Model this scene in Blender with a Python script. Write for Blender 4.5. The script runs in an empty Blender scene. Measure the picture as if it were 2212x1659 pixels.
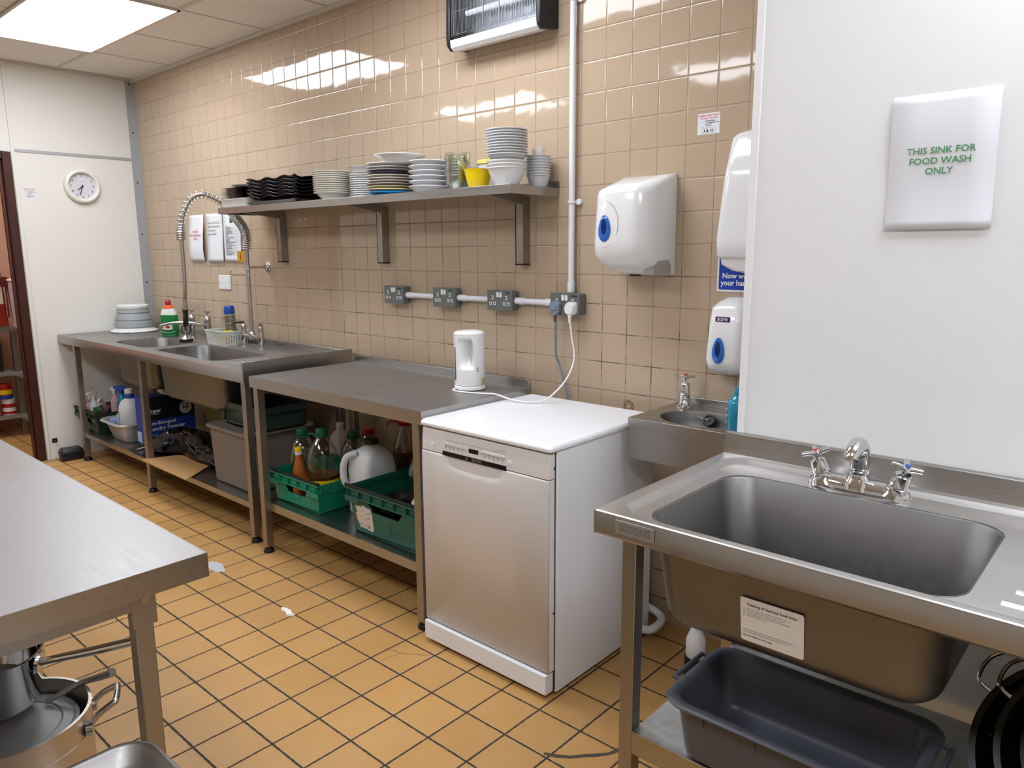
import bpy, bmesh, math, random
from mathutils import Vector, Matrix
random.seed(7)
SC = bpy.context.scene
COL = SC.collection
PI = math.pi
W = 2.473          # face of the tiled wall (y)
XL = -5.955        # face of the left wall (x)
ZC = 2.715         # ceiling
YP = 1.95          # face of the white partition (y)

# ------------------------------------------------------------------ materials
def lin(h):
    if isinstance(h, str):
        h = h.lstrip('#'); c = [int(h[i:i+2], 16)/255 for i in (0, 2, 4)]
    else:
        c = [v/255 for v in h]
    return tuple(((v/12.92) if v <= .04045 else ((v+.055)/1.055)**2.4) for v in c) + (1,)

class NT:
    def __init__(s, name):
        s.m = bpy.data.materials.new(name); s.m.use_nodes = True
        s.t = s.m.node_tree; s.b = s.t.nodes['Principled BSDF']
    def n(s, kind, **kw):
        nd = s.t.nodes.new(kind)
        for k, v in kw.items(): setattr(nd, k, v)
        return nd
    def l(s, a, b): s.t.links.new(a, b)
    def val(s, sock, v):
        if hasattr(v, 'is_output'): s.l(v, sock)
        else: sock.default_value = v
    def math(s, op, a, b=None, c=None, clamp=False):
        nd = s.n('ShaderNodeMath', operation=op); nd.use_clamp = clamp
        s.val(nd.inputs[0], a)
        if b is not None: s.val(nd.inputs[1], b)
        if c is not None: s.val(nd.inputs[2], c)
        return nd.outputs[0]
    def mix(s, f, a, b):
        nd = s.n('ShaderNodeMix', data_type='RGBA')
        s.val(nd.inputs[0], f); s.val(nd.inputs[6], a); s.val(nd.inputs[7], b)
        return nd.outputs[2]
    def noise(s, scale, vec=None, detail=3, rough=.5):
        nd = s.n('ShaderNodeTexNoise'); nd.inputs['Scale'].default_value = scale
        nd.inputs['Detail'].default_value = detail; nd.inputs['Roughness'].default_value = rough
        if vec is not None: s.l(vec, nd.inputs['Vector'])
        return nd.outputs[0]
    def ramp(s, f, a, b, lo=0., hi=1.):
        nd = s.n('ShaderNodeMapRange'); nd.inputs[1].default_value = a; nd.inputs[2].default_value = b
        nd.inputs[3].default_value = lo; nd.inputs[4].default_value = hi
        s.val(nd.inputs[0], f); return nd.outputs[0]
    def pos(s):
        return s.n('ShaderNodeNewGeometry').outputs['Position']
    def sep(s, v):
        nd = s.n('ShaderNodeSeparateXYZ'); s.l(v, nd.inputs[0]); return nd.outputs
    def comb(s, x, y, z):
        nd = s.n('ShaderNodeCombineXYZ'); s.val(nd.inputs[0], x); s.val(nd.inputs[1], y); s.val(nd.inputs[2], z); return nd.outputs[0]
    def bump(s, h, strength, dist=.002):
        nd = s.n('ShaderNodeBump'); nd.inputs['Strength'].default_value = strength
        nd.inputs['Distance'].default_value = dist; s.l(h, nd.inputs['Height']); return nd.outputs[0]

def mat(name, col, rough=.5, metal=0., var=.06, bump=0., scale=30., trans=0., ior=1.45, coat=0., emit=None, es=1., spec=.5):
    t = NT(name); c = lin(col); b = t.b.inputs
    oc = t.n('ShaderNodeTexCoord').outputs['Object']
    f = t.noise(scale, oc, 3)
    if var > 0:
        d = tuple(v*(1-var) for v in c[:3])+(1,); e = tuple(min(1, v*(1+var)) for v in c[:3])+(1,)
        t.l(t.mix(f, d, e), b['Base Color'])
    else: b['Base Color'].default_value = c
    b['Roughness'].default_value = rough; b['Metallic'].default_value = metal
    b['IOR'].default_value = ior; b['Transmission Weight'].default_value = trans
    b['Coat Weight'].default_value = coat; b['Specular IOR Level'].default_value = spec
    if bump > 0: t.l(t.bump(f, bump, .002), b['Normal'])
    if emit: b['Emission Color'].default_value = lin(emit); b['Emission Strength'].default_value = es
    return t.m

def steel(name, col, rough, stretch=(2, 40, 40), var=.05, bump=.03):
    t = NT(name); c = lin(col); b = t.b.inputs
    mp = t.n('ShaderNodeMapping'); mp.inputs['Scale'].default_value = stretch
    t.l(t.pos(), mp.inputs['Vector'])
    f = t.noise(3, mp.outputs[0], 4, .6); g = t.noise(5, t.pos(), 4, .6)
    d = tuple(v*(1-var) for v in c[:3])+(1,); e = tuple(min(1, v*(1+var)) for v in c[:3])+(1,)
    t.l(t.mix(t.math('MULTIPLY', t.math('ADD', f, g), .5), d, e), b['Base Color'])
    b['Metallic'].default_value = 1.
    t.l(t.math('ADD', t.ramp(f, .3, .7, -.04, .04), t.ramp(g, .3, .7, rough-.015, rough+.03)), b['Roughness'])
    return t.m

def tile_mat(name, pitch, ox, oy, axes, col, grout, gw, rough, colvar, tilt, wave, dirty=None, mottled=0.):
    t = NT(name); b = t.b.inputs
    p = t.pos(); s = t.sep(p)
    u = t.math('DIVIDE', t.math('SUBTRACT', s[axes[0]], ox), pitch)
    v = t.math('DIVIDE', t.math('SUBTRACT', s[axes[1]], oy), pitch)
    def edge(w): return t.math('SUBTRACT', .5, t.math('ABSOLUTE', t.math('SUBTRACT', t.math('FRACT', w), .5)))
    e = t.math('MULTIPLY', t.math('MINIMUM', edge(u), edge(v)), pitch)     # metres to the nearest joint
    wob = t.ramp(t.noise(60, p, 2), .3, .7, -gw*.12, gw*.12)
    e = t.math('ADD', e, wob)
    mask = t.ramp(e, gw*.42, gw*.62)
    wn = t.n('ShaderNodeTexWhiteNoise', noise_dimensions='3D')
    t.l(t.comb(t.math('FLOOR', u), t.math('FLOOR', v), 0.), wn.inputs['Vector'])
    c = lin(col); d = tuple(v_*(1-colvar) for v_ in c[:3])+(1,); h = tuple(min(1, v_*(1+colvar)) for v_ in c[:3])+(1,)
    body = t.mix(wn.outputs['Value'], d, h)
    if mottled:
        nz = t.noise(14, p, 5, .65)
        body = t.mix(t.ramp(nz, .35, .75, 0, mottled), body, lin('#94714a'))
        nz2 = t.noise(5, p, 3); body = t.mix(t.ramp(nz2, .35, .7, 0, mottled*.8), body, lin('#d6b483'))
    gcol = lin(grout)
    if dirty:
        dz = t.ramp(t.noise(9, p, 4, .7), .47, .58)
        low = t.ramp(s[2], 1.75, 1.0, .25, 1.)
        gcol = t.mix(t.math('MULTIPLY', dz, low), lin(grout), lin(dirty))
    t.l(t.mix(mask, gcol, body), b['Base Color'])
    t.l(t.ramp(mask, 0, 1, .8, rough), b['Roughness'])
    hgt = t.ramp(e, gw*.3, gw*.3+.004)
    hgt = t.math('POWER', hgt, .5)
    wv = t.noise(7, p, 2)
    bn = t.bump(t.math('ADD', hgt, t.math('MULTIPLY', wv, wave)), .6, .0016)
    vm = t.n('ShaderNodeVectorMath', operation='SUBTRACT'); t.l(wn.outputs['Color'], vm.inputs[0]); vm.inputs[1].default_value = (.5, .5, .5)
    sc_ = t.n('ShaderNodeVectorMath', operation='SCALE'); t.l(vm.outputs[0], sc_.inputs[0]); sc_.inputs['Scale'].default_value = tilt
    ad = t.n('ShaderNodeVectorMath', operation='ADD'); t.l(bn, ad.inputs[0]); t.l(sc_.outputs[0], ad.inputs[1])
    nm = t.n('ShaderNodeVectorMath', operation='NORMALIZE'); t.l(ad.outputs[0], nm.inputs[0])
    t.l(nm.outputs[0], b['Normal'])
    return t.m

M = {}
M['tile'] = tile_mat('wall tile glaze', .1159, -2.4195, 1.1362, (0, 2), '#b9a48b', '#a08a72', .0032, .05, .02, .011, .9, dirty='#46372a')
M['floor'] = tile_mat('quarry floor tile', .166, -2.0663, 1.69, (0, 1), '#b88c50', '#302b26', .0068, .42, .06, .012, .8, mottled=.16)
M['ceil'] = tile_mat('ceiling tile', .6125, -5.305, 1.362, (0, 1), '#ece8e3', '#b7b0a7', .018, .85, .015, .0, .1)
M['paint'] = mat('cream wall board', '#e3e1d8', .42, var=.02, scale=3)
M['board'] = mat('white partition board', '#e5e6e5', .38, var=.015, scale=2.5)
M['boardtrim'] = mat('white edge strip', '#ebebea', .35, var=.01)
M['farwall'] = mat('plain wall paint', '#d8d3c8', .6, var=.03, scale=3)
M['pinkwall'] = mat('pink store wall', '#c9a594', .7, var=.04, scale=4)
M['alu'] = mat('grey corner trim', '#aeb1b0', .42, .3, var=.05)
M['brown'] = mat('dark brown door frame', '#3f1d14', .4, var=.35, scale=12)
M['steel'] = steel('brushed stainless steel', '#a9a6a2', .3)
M['steelv'] = steel('stainless steel legs', '#a39d96', .4, (40, 40, 2))
M['steelbowl'] = steel('stainless bowl', '#7c7b79', .44, (12, 12, 12), .05)
M['steeltop'] = steel('worn stainless top', '#a4a3a1', .43, (3, 40, 40), .05, .02)
M['steelbright'] = steel('bright stainless top', '#c9c8c5', .36, (3, 40, 40), .04)
M['darkalu'] = mat('dull grey aluminium', '#7d7e7d', .5, .45, var=.06)
M['zinc'] = mat('scuffed galvanised shelf', '#b5b8b6', .4, .8, var=.35, scale=40)
M['chrome'] = mat('chrome', '#d2d2d2', .08, 1., var=.03)
M['dullchrome'] = mat('dull chrome', '#b9b7b3', .25, 1., var=.08)
M['alumin'] = steel('aluminium pan', '#cfc7bb', .45, (20, 20, 40), .06)
M['white'] = mat('white plastic', '#e6e6e4', .3, var=.015)
M['gloss'] = mat('glossy white plastic', '#e2e2e0', .14, var=.012, coat=.3)
M['enamel'] = mat('white enamel', '#e6e7e9', .22, var=.01)
M['door_white'] = mat('white appliance door', '#dcd9d6', .3, var=.01)
M['china'] = mat('white china', '#e4e3df', .12, var=.02, coat=.3)
M['creamchina'] = mat('cream china', '#dcd8ca', .14, var=.02)
M['greychina'] = mat('grey white china', '#d3d4d5', .16, var=.02)
M['pvc'] = mat('white conduit', '#e4e6e8', .35, var=.02)
M['sock'] = mat('grey metal socket', '#6d7371', .38, .3, var=.05)
M['black'] = mat('black plastic', '#151515', .35, var=.1)
M['blackgloss'] = mat('gloss black melamine', '#0c0c10', .16, var=.1)
M['rubber'] = mat('black rubber', '#101010', .55, var=.1)
M['bag'] = mat('black bin liner', '#0a0a0b', .2, var=.1, bump=.9, scale=22)
M['dark'] = mat('dark gap', '#1e1d1c', .7, var=.05)
M['blue'] = mat('royal blue plastic', '#1b49a6', .28, var=.03)
M['dropblue'] = mat('translucent blue window', '#1566c0', .08, var=.03, coat=.5)
M['navy'] = mat('navy core', '#10265c', .1, var=.03)
M['signblue'] = mat('sign blue', '#1241a3', .4, var=.02)
M['purple'] = mat('purple badge', '#43155c', .35, var=.02)
M['greenA'] = mat('bright green crate', '#0a8466', .35, var=.08, scale=8)
M['greenB'] = mat('dark green crate', '#17594a', .38, var=.14, scale=9)
M['greenC'] = mat('very dark green crate', '#26382f', .4, var=.15, scale=9)
M['greydark'] = mat('charcoal grey plastic', '#4a4b52', .4, var=.12, scale=14)
M['tub'] = mat('dark grey tub', '#484b53', .36, var=.15, scale=8)
M['binbrown'] = mat('grey storage bin', '#6f6862', .42, var=.06)
M['olive'] = mat('olive plastic', '#4b4a17', .5, var=.1)
M['silverplast'] = mat('silver plastic', '#aaa59f', .34, .25, var=.05)
M['greyrubber'] = mat('grey silicone', '#969b9b', .5, var=.04)
M['yellow'] = mat('yellow plastic', '#f3cf08', .25, var=.02)
M['paleyellow'] = mat('pale yellow rim', '#e3dc74', .3, var=.02)
M['tagyellow'] = mat('yellow tag', '#c9a010', .5, var=.05)
M['sponge'] = mat('yellow sponge', '#e8cf6a', .9, var=.1, bump=.5, scale=90)
M['red'] = mat('red plastic', '#b01a18', .3, var=.05)
M['storered'] = mat('red store box', '#8f2413', .5, var=.08)
M['ribbon'] = mat('dark red ribbon', '#5d0a18', .5, var=.1)
M['orange'] = mat('orange collar', '#f0622c', .35, var=.03)
M['orangecan'] = mat('orange can', '#c4502c', .4, var=.05)
M['pink'] = mat('pink cloth', '#d8aab2', .8, var=.15, bump=.3, scale=40)
M['cardboard'] = mat('brown cardboard', '#b48c58', .75, var=.05, scale=12)
M['paper'] = mat('white paper', '#e2e4e6', .6, var=.01)
M['paper2'] = mat('cool white paper', '#dcdde1', .6, var=.015, scale=8)
M['label'] = mat('off white label', '#d8d2c9', .5, var=.03)
M['tornlabel'] = mat('torn paper label', '#cfc4b3', .7, var=.1, scale=60)
M['inkgreen'] = mat('green ink', '#4f8a5b', .6, var=0)
M['inkred'] = mat('red ink', '#cf4a52', .6, var=0)
M['ink'] = mat('black ink', '#2a2a2a', .6, var=0)
M['inkgrey'] = mat('grey ink', '#85878a', .6, var=0)
M['inkwhite'] = mat('white ink', '#e8e8e8', .5, var=0)
M['stain'] = mat('brown rust stain', '#5a3a18', .8, var=.2)
M['platefix'] = mat('pewter name plate', '#9a958d', .45, .5, var=.12, scale=40)
M['plateink'] = mat('engraved grey', '#75716a', .5, .3, var=.05)
M['clockface'] = mat('pale lilac clock face', '#d6d3d9', .5, var=.01)
M['creamplast'] = mat('cream plastic', '#e6e5d8', .35, var=.015)
M['cablegrey'] = mat('grey cable', '#7c8896', .4, var=.03)
M['washbowl'] = M['silverplast']
M['bluebox'] = mat('blue carton', '#1f3f96', .45, var=.06, scale=6)
M['navybox'] = mat('black blue carton band', '#11131f', .45, var=.06, scale=6)
M['bluecloth'] = mat('pale blue roll', '#8f9ed2', .8, var=.06)
M['milky'] = mat('milky plastic', '#d5d8d8', .4, var=.02)
M['deterg'] = mat('green washing up liquid', '#06722f', .18, var=.06, coat=.3)
M['bluegel'] = mat('blue soap', '#0f86a6', .12, var=.06, coat=.4)
M['frost'] = mat('clear frosted plastic', '#d9dcd4', .35, var=.04)
M['scour'] = mat('grey metal scourer', '#8d949a', .5, .5, var=.3, bump=.8, scale=120)
def thin(name, tint, rough, base=.03, grz=.55):
    t = NT(name); nt = t.t; nt.nodes.remove(t.b)
    tr = t.n('ShaderNodeBsdfTransparent'); tr.inputs[0].default_value = lin(tint)
    gl = t.n('ShaderNodeBsdfGlossy'); gl.inputs['Roughness'].default_value = rough
    lw = t.n('ShaderNodeLayerWeight'); lw.inputs['Blend'].default_value = .35
    mx = t.n('ShaderNodeMixShader'); t.l(t.ramp(lw.outputs['Facing'], 0, 1, base, grz), mx.inputs[0]); t.l(tr.outputs[0], mx.inputs[1]); t.l(gl.outputs[0], mx.inputs[2])
    t.l(mx.outputs[0], nt.nodes['Material Output'].inputs[0]); return t.m
M['glass'] = thin('clear glass', '#f8fbf6', .05, .16, .85)
M['clear'] = thin('clear plastic bottle', '#eef0ea', .07, .05, .6)
M['oil'] = mat('cooking oil', '#a8700e', .12, var=.1, coat=.2)
M['darkoil'] = mat('dark oil', '#6a3d10', .14, var=.15, coat=.3)
M['amber'] = mat('amber oil', '#b05a08', .1, var=.2, coat=.4)
M['greenring'] = mat('green cap', '#0b5c43', .35, var=.04)
M['lime'] = mat('lime green label', '#7fae22', .4, var=.04)
M['scrap'] = mat('white tissue scrap', '#e6e2d6', .9, var=.03)
M['pan'] = mat('black non stick', '#141311', .34, .2, var=.15)
M['led'] = mat('lit diffuser', '#ffffff', .6, var=0, emit='#eff4ff', es=12.2)
M['lampframe'] = mat('lamp frame', '#d3cec6', .5, var=.02)
M['uv'] = mat('lit pale blue tube', '#e4ecff', .3, var=0, emit='#e8eeff', es=.45)
M['reflector'] = mat('silver reflector', '#a8acb4', .35, .7, var=.2, scale=60)
M['wire'] = mat('grey wire', '#8f9193', .4, .6, var=.05)
M['tv_blue'] = mat('light blue label', '#a8c4dc', .5, var=.03)
PC = {}
def cmat(hexcol, rough=.2):
    if hexcol not in PC: PC[hexcol] = mat('glazed '+hexcol, hexcol, rough, var=.02)
    return PC[hexcol]

# ------------------------------------------------------------------ objects
def tag(o, label=None, cat=None, group=None, kind=None):
    if label: o['label'] = label
    if cat: o['category'] = cat
    if group: o['group'] = group
    if kind: o['kind'] = kind
    return o

def thing(name, label, cat, loc=(0, 0, 0), group=None, kind=None):
    o = bpy.data.objects.new(name, None); COL.objects.link(o)
    o.location = loc; o.empty_display_size = .05
    return tag(o, label, cat, group, kind)

class B:
    """collects shapes into one mesh"""
    def __init__(s): s.bm = bmesh.new()
    def face(s, vs):
        try: s.bm.faces.new(vs)
        except ValueError: pass
    def box(s, x0, x1, y0, y1, z0, z1):
        v = [s.bm.verts.new((x, y, z)) for z in (z0, z1) for y in (y0, y1) for x in (x0, x1)]
        for f in ((0, 2, 3, 1), (4, 5, 7, 6), (0, 1, 5, 4), (2, 6, 7, 3), (0, 4, 6, 2), (1, 3, 7, 5)): s.face([v[i] for i in f])
        return s
    def loft(s, loops, cap0=True, cap1=True, close=True):
        L = [[s.bm.verts.new(p) for p in lp] for lp in loops]
        n = len(L[0])
        for a, b in zip(L, L[1:]):
            for i in range(n if close else n-1):
                j = (i+1) % n
                s.face([a[i], a[j], b[j], b[i]])
        if cap0: s.face(list(reversed(L[0])))
        if cap1: s.face(L[-1])
        return s
    def lathe(s, prof, c=(0, 0, 0), seg=32, cap0=True, cap1=True, sx=1., sy=1., mtx=None):
        loops = []
        for r, z in prof:
            r = max(r, 1e-5)
            lp = [Vector((r*sx*math.cos(2*PI*i/seg), r*sy*math.sin(2*PI*i/seg), z)) for i in range(seg)]
            if mtx is not None: lp = [mtx @ p for p in lp]
            loops.append([p+Vector(c) for p in lp])
        return s.loft(loops, cap0, cap1)
    def cyl(s, p0, p1, r0, r1=None, seg=16):
        p0 = Vector(p0); p1 = Vector(p1); r1 = r0 if r1 is None else r1
        d = (p1-p0).normalized(); q = d.to_track_quat('Z', 'Y')
        loops = []
        for p, r in ((p0, r0), (p1, r1)):
            loops.append([p+q @ Vector((r*math.cos(2*PI*i/seg), r*math.sin(2*PI*i/seg), 0)) for i in range(seg)])
        return s.loft(loops)
    def tube(s, pts, r, seg=8, closed=False, smooth=0):
        pts = [Vector(p) for p in pts]
        if smooth:
            out = []
            n = len(pts)
            for i in range(n if closed else n-1):
                g = (lambda k: pts[k % n]) if closed else (lambda k: pts[max(0, min(n-1, k))])
                p0, p1, p2, p3 = g(i-1), g(i), g(i+1), g(i+2)
                for k in range(smooth):
                    t = k/smooth
                    out.append(.5*((2*p1)+(-p0+p2)*t+(2*p0-5*p1+4*p2-p3)*t*t+(-p0+3*p1-3*p2+p3)*t**3))
            if not closed: out.append(pts[-1])
            pts = out
        n = len(pts); loops = []; up = None
        for i in range(n):
            a = pts[(i-1) % n] if (closed or i > 0) else pts[i]
            b = pts[(i+1) % n] if (closed or i < n-1) else pts[i]
            d = (b-a).normalized()
            if up is None:
                up = d.orthogonal().normalized()
            else:
                up = (up-d*up.dot(d))
                up = up.normalized() if up.length > 1e-6 else d.orthogonal().normalized()
            sd = d.cross(up)
            if isinstance(r, (list, tuple)):
                q = i/(n-1)*(len(r)-1); k0 = min(int(q), len(r)-2); rr = r[k0]+(r[k0+1]-r[k0])*(q-k0)
            else: rr = r
            loops.append([pts[i]+rr*(up*math.cos(2*PI*k/seg)+sd*math.sin(2*PI*k/seg)) for k in range(seg)])
        if closed:
            loops.append(loops[0])
            return s.loft(loops, False, False)
        return s.loft(loops)
    def prism(s, prof, x0, x1, axis='x'):
        """polygon swept along an axis: prof is (a,b) in the other two axes"""
        def P(t, a, b): return {'x': (t, a, b), 'y': (a, t, b), 'z': (a, b, t)}[axis]
        return s.loft([[P(x0, a, b) for a, b in prof], [P(x1, a, b) for a, b in prof]])
    def sheet(s, outer, holes, z):
        es = []
        for lp in [outer]+holes:
            vs = [s.bm.verts.new((x, y, z)) for x, y in lp]
            for i in range(len(vs)): es.append(s.bm.edges.new((vs[i], vs[(i+1) % len(vs)])))
        bmesh.ops.triangle_fill(s.bm, edges=es, use_beauty=True, use_dissolve=False)
        return s
    def xf(s, mtx):
        s.bm.transform(mtx); return s
    def o(s, name, m, parent=None, bevel=0, seg=2, smooth=40, solid=0, off=1., ang=45, sub=0):
        bm = s.bm
        bmesh.ops.remove_doubles(bm, verts=bm.verts, dist=1e-6)
        bmesh.ops.recalc_face_normals(bm, faces=bm.faces)
        me = bpy.data.meshes.new(name); bm.to_mesh(me); bm.free()
        ob = bpy.data.objects.new(name, me); COL.objects.link(ob)
        me.materials.append(M[m] if isinstance(m, str) else m)
        for p in me.polygons: p.use_smooth = True
        me.set_sharp_from_angle(angle=math.radians(smooth))
        if parent is not None:
            ob.parent = parent
            if parent.type == 'EMPTY': ob.matrix_parent_inverse = Matrix.Translation(-Vector(parent.location))
            elif parent.parent is None and parent.type == 'MESH':
                ob.matrix_parent_inverse = Matrix.Translation(-Vector(parent.location))
        if solid:
            md = ob.modifiers.new('thickness', 'SOLIDIFY'); md.thickness = solid; md.offset = off; md.use_even_offset = False
        if bevel:
            md = ob.modifiers.new('edges', 'BEVEL'); md.width = bevel; md.segments = seg
            md.limit_method = 'ANGLE'; md.angle_limit = math.radians(ang); md.harden_normals = False
        if sub:
            md = ob.modifiers.new('smooth', 'SUBSURF'); md.levels = sub; md.render_levels = sub
        return ob

def solo(ob, label, cat, group=None, kind=None):
    """a thing that is one mesh: move its origin to its base and tag it"""
    me = ob.data; xs = [v.co for v in me.vertices]
    c = Vector(((min(p.x for p in xs)+max(p.x for p in xs))/2, (min(p.y for p in xs)+max(p.y for p in xs))/2, min(p.z for p in xs)))
    me.transform(Matrix.Translation(-c)); ob.location = c
    return tag(ob, label, cat, group, kind)

def struct(b, name, m, **kw):
    o = b.o(name, m, **kw); o['kind'] = 'structure'; return o

def dup(root, loc, label=None, rotz=0., group=None):
    r = root.copy(); COL.objects.link(r); r.location = loc; r.rotation_euler = (0, 0, rotz)
    if label: r['label'] = label
    if group: r['group'] = group
    for ch in list(root.children):
        c = ch.copy(); COL.objects.link(c); c.parent = r
        for g in list(ch.children):
            d = g.copy(); COL.objects.link(d); d.parent = c
    return r

def rr(x0, x1, y0, y1, r, n=5):
    r = min(r, (x1-x0)/2-1e-4, (y1-y0)/2-1e-4)
    out = []
    for cx, cy, a0 in ((x1-r, y1-r, 0), (x0+r, y1-r, 90), (x0+r, y0+r, 180), (x1-r, y0+r, 270)):
        for i in range(n+1):
            a = math.radians(a0+90*i/n); out.append((cx+r*math.cos(a), cy+r*math.sin(a)))
    return out
def L3(pts, z): return [(x, y, z) for x, y in pts]
def ell(cx, cy, rx, ry, n=40): return [(cx+rx*math.cos(2*PI*i/n), cy+ry*math.sin(2*PI*i/n)) for i in range(n)]

def text(parent, s, size, loc, xd, yd, m, align='CENTER', bold=0., xs=1., name='lettering', depth=.0004, spacing=1.):
    """lettering as a mesh lying on a surface; xd / yd are the writing and the upright directions"""
    cu = bpy.data.curves.new('t', 'FONT'); cu.body = s; cu.size = size; cu.align_x = align; cu.align_y = 'CENTER'
    cu.resolution_u = 2; cu.offset = bold*size; cu.extrude = 0; cu.space_character = spacing
    to = bpy.data.objects.new('t', cu)
    COL.objects.link(to)
    dg = bpy.context.evaluated_depsgraph_get(); dg.update()
    me = bpy.data.meshes.new_from_object(to.evaluated_get(dg))
    bpy.data.objects.remove(to); bpy.data.curves.remove(cu)
    xd = Vector(xd).normalized(); yd = Vector(yd).normalized(); n = xd.cross(yd)
    mt = Matrix((( xd.x*xs, yd.x, n.x, loc[0]+n.x*depth), (xd.y*xs, yd.y, n.y, loc[1]+n.y*depth), (xd.z*xs, yd.z, n.z, loc[2]+n.z*depth), (0, 0, 0, 1)))
    me.transform(mt)
    ob = bpy.data.objects.new(name, me); COL.objects.link(ob)
    me.materials.clear(); me.materials.append(M[m])
    ob.parent = parent
    if parent.type == 'EMPTY' or parent.parent is None: ob.matrix_parent_inverse = Matrix.Translation(-Vector(parent.location))
    return ob
WX, WZ = (1, 0, 0), (0, 0, 1)      # writing on anything that faces the room from the tiled side
ORD = ['top', 'second', 'third', 'fourth', 'fifth', 'sixth', 'seventh', 'eighth', 'ninth', 'tenth', 'eleventh', 'twelfth', 'thirteenth', 'fourteenth', 'fifteenth']
def nth(k):   # k-th from the top, 0-based
    return 'topmost' if k == 0 else ORD[k]+' from top'

# ================================================================== the room
struct(B().box(-7.7, 1.7, -2.7, 2.7, -.05, 0), 'floor', 'floor', smooth=20)
struct(B().box(-7.7, 1.7, -2.7, 2.7, ZC, ZC+.05), 'ceiling', 'ceil', smooth=20)
struct(B().box(XL-.1, 1.7, W, W+.1, 0, ZC), 'wall_back', 'tile', smooth=20)
b = B(); b.box(XL-.1, XL, 1.635, W, 0, ZC); b.box(XL-.1, XL, .72, 1.635, 2.132, ZC); b.box(XL-.1, XL, -2.7, .72, 0, ZC)
struct(b, 'wall_left', 'paint', smooth=20)
struct(B().box(1.6, 1.7, -2.7, 2.7, 0, ZC), 'wall_right', 'farwall', smooth=20)
struct(B().box(XL, 1.6, -2.7, -2.6, 0, ZC), 'wall_front', 'farwall', smooth=20)
struct(B().box(-.89, 1.6, YP, W-.001, 0, ZC), 'wall_partition', 'board', smooth=20)
b = B(); b.box(-7.6, -7.5, -.6, 2.5, 0, ZC); b.box(-7.5, XL-.1, 2.2, 2.3, 0, ZC); b.box(-7.5, XL-.1, -.6, -.5, 0, ZC)
struct(b, 'wall_store', 'pinkwall', smooth=20)
# door frame
b = B()
for y0, y1 in ((1.583, 1.635), (.72, .772)):
    b.box(XL-.12, XL+.012, y0, y1, 0, 2.132); b.box(XL-.05, XL-.02, y0-.012 if y0 > 1 else y1, y0 if y0 > 1 else y1+.012, 0, 2.09)
b.box(XL-.12, XL+.012, .772, 1.583, 2.085, 2.132)
struct(b, 'door_1', 'brown', bevel=.004)
# trims
t1 = struct(B().box(XL, XL+.006, 2.418, W-.002, 0, ZC).box(XL+.006, XL+.03, W-.005, W, 0, ZC), 'trim_1', 'alu')
b = B()
for z in (2.68, 2.34, 1.98, 1.60, 1.24): b.cyl((XL+.006, 2.445, z), (XL+.009, 2.445, z), .006, seg=10)
b.o('screw', 'dark', t1)
struct(B().box(XL, XL+.005, 1.66, 2.418, 2.136, 2.156), 'trim_2', 'alu', bevel=.001)
struct(B().box(XL, XL+.008, 1.640, 1.660, 0, ZC), 'trim_3', 'paint', bevel=.002)
struct(B().box(-.892, -.871, YP-.004, YP, .9, ZC), 'trim_4', 'boardtrim', bevel=.001)
struct(B().box(XL, 1.6, W-.018, W, ZC-.022, ZC-.001), 'trim_5', 'lampframe')
struct(B().box(XL, XL+.015, .4, W, ZC-.014, ZC-.001), 'trim_6', 'lampframe')
struct(B().box(XL, 1.6, 1.969-.012, 1.969+.012, ZC-.004, ZC-.0005), 'trim_7', 'lampframe')

# ceiling lights
PX, PY = .6125*2, .6125
def lamp(ix, iy, lab):
    x0 = -5.305+.6125*ix; y0 = 1.362+.6125*iy
    t = thing('ceiling_light', lab, 'light', (x0+PX/2, y0+PY/2, ZC-.012), 'recessed ceiling light panels')
    b = B(); f = .014
    for q in ((x0, x0+PX, y0, y0+f), (x0, x0+PX, y0+PY-f, y0+PY), (x0, x0+f, y0, y0+PY), (x0+PX-f, x0+PX, y0, y0+PY)): b.box(*q, ZC-.010, ZC-.0005)
    b.o('frame', 'lampframe', t)
    B().box(x0+f, x0+PX-f, y0+f, y0+PY-f, ZC-.006, ZC-.001).o('diffuser', 'led', t)
lamp(0, 0, 'large lit white ceiling panel above the corner by the clock')
lamp(4, 0, 'lit ceiling panel reflected in the tiles right of the white pipe')
lamp(8, 0, 'lit ceiling panel straight above the big single bowl sink')
lamp(8, -3, 'added unseen ceiling panel brightening the aisle in front of the big sink')  # added out of view to brighten the partition and the big sink
lamp(4, -3, 'added unseen ceiling panel over the aisle side of the foreground table')  # added out of view to light the fronts facing the aisle
lamp(0, -3, 'added unseen ceiling panel at the far end of the aisle by the doorway')  # last panel of the added front row, also out of view

# ================================================================== wall hung things
def conduit(p0, p1, label, ends=(1, 1)):
    mid = (Vector(p0)+Vector(p1))/2
    t = thing('conduit_pipe', label, 'pipe', tuple(mid), 'white electrical conduit')
    B().cyl(p0, p1, .0125, seg=16).o('pipe', 'pvc', t)
    d = (Vector(p1)-Vector(p0)).normalized()
    for e, (p, sg) in zip(ends, ((p0, 1), (p1, -1))):
        if e: B().cyl(Vector(p), Vector(p)+d*sg*.045, .0155, seg=16).o('coupling', 'pvc', t, bevel=.002)
    return t
zc = 1.249; yc = W-.022
SX = [-2.966, -2.598, -2.240, -1.877]
conduit((SX[0]+.0755, yc, zc), (SX[1]-.0755, yc, zc), 'short white conduit between the first and second socket from left', (1, 0))
conduit((SX[1]+.0755, yc, zc), (SX[2]-.0755, yc, zc), 'short white conduit between the second and third socket from left', (1, 0))
conduit((SX[2]+.0755, yc, zc), (SX[3]-.0755, yc, zc), 'short white conduit running into the socket with two plugs', (1, 1))
t = conduit((-1.865, yc, 1.295), (-1.865, yc, ZC), 'tall white conduit pipe rising from plugged socket to the ceiling', (1, 0))
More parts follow.
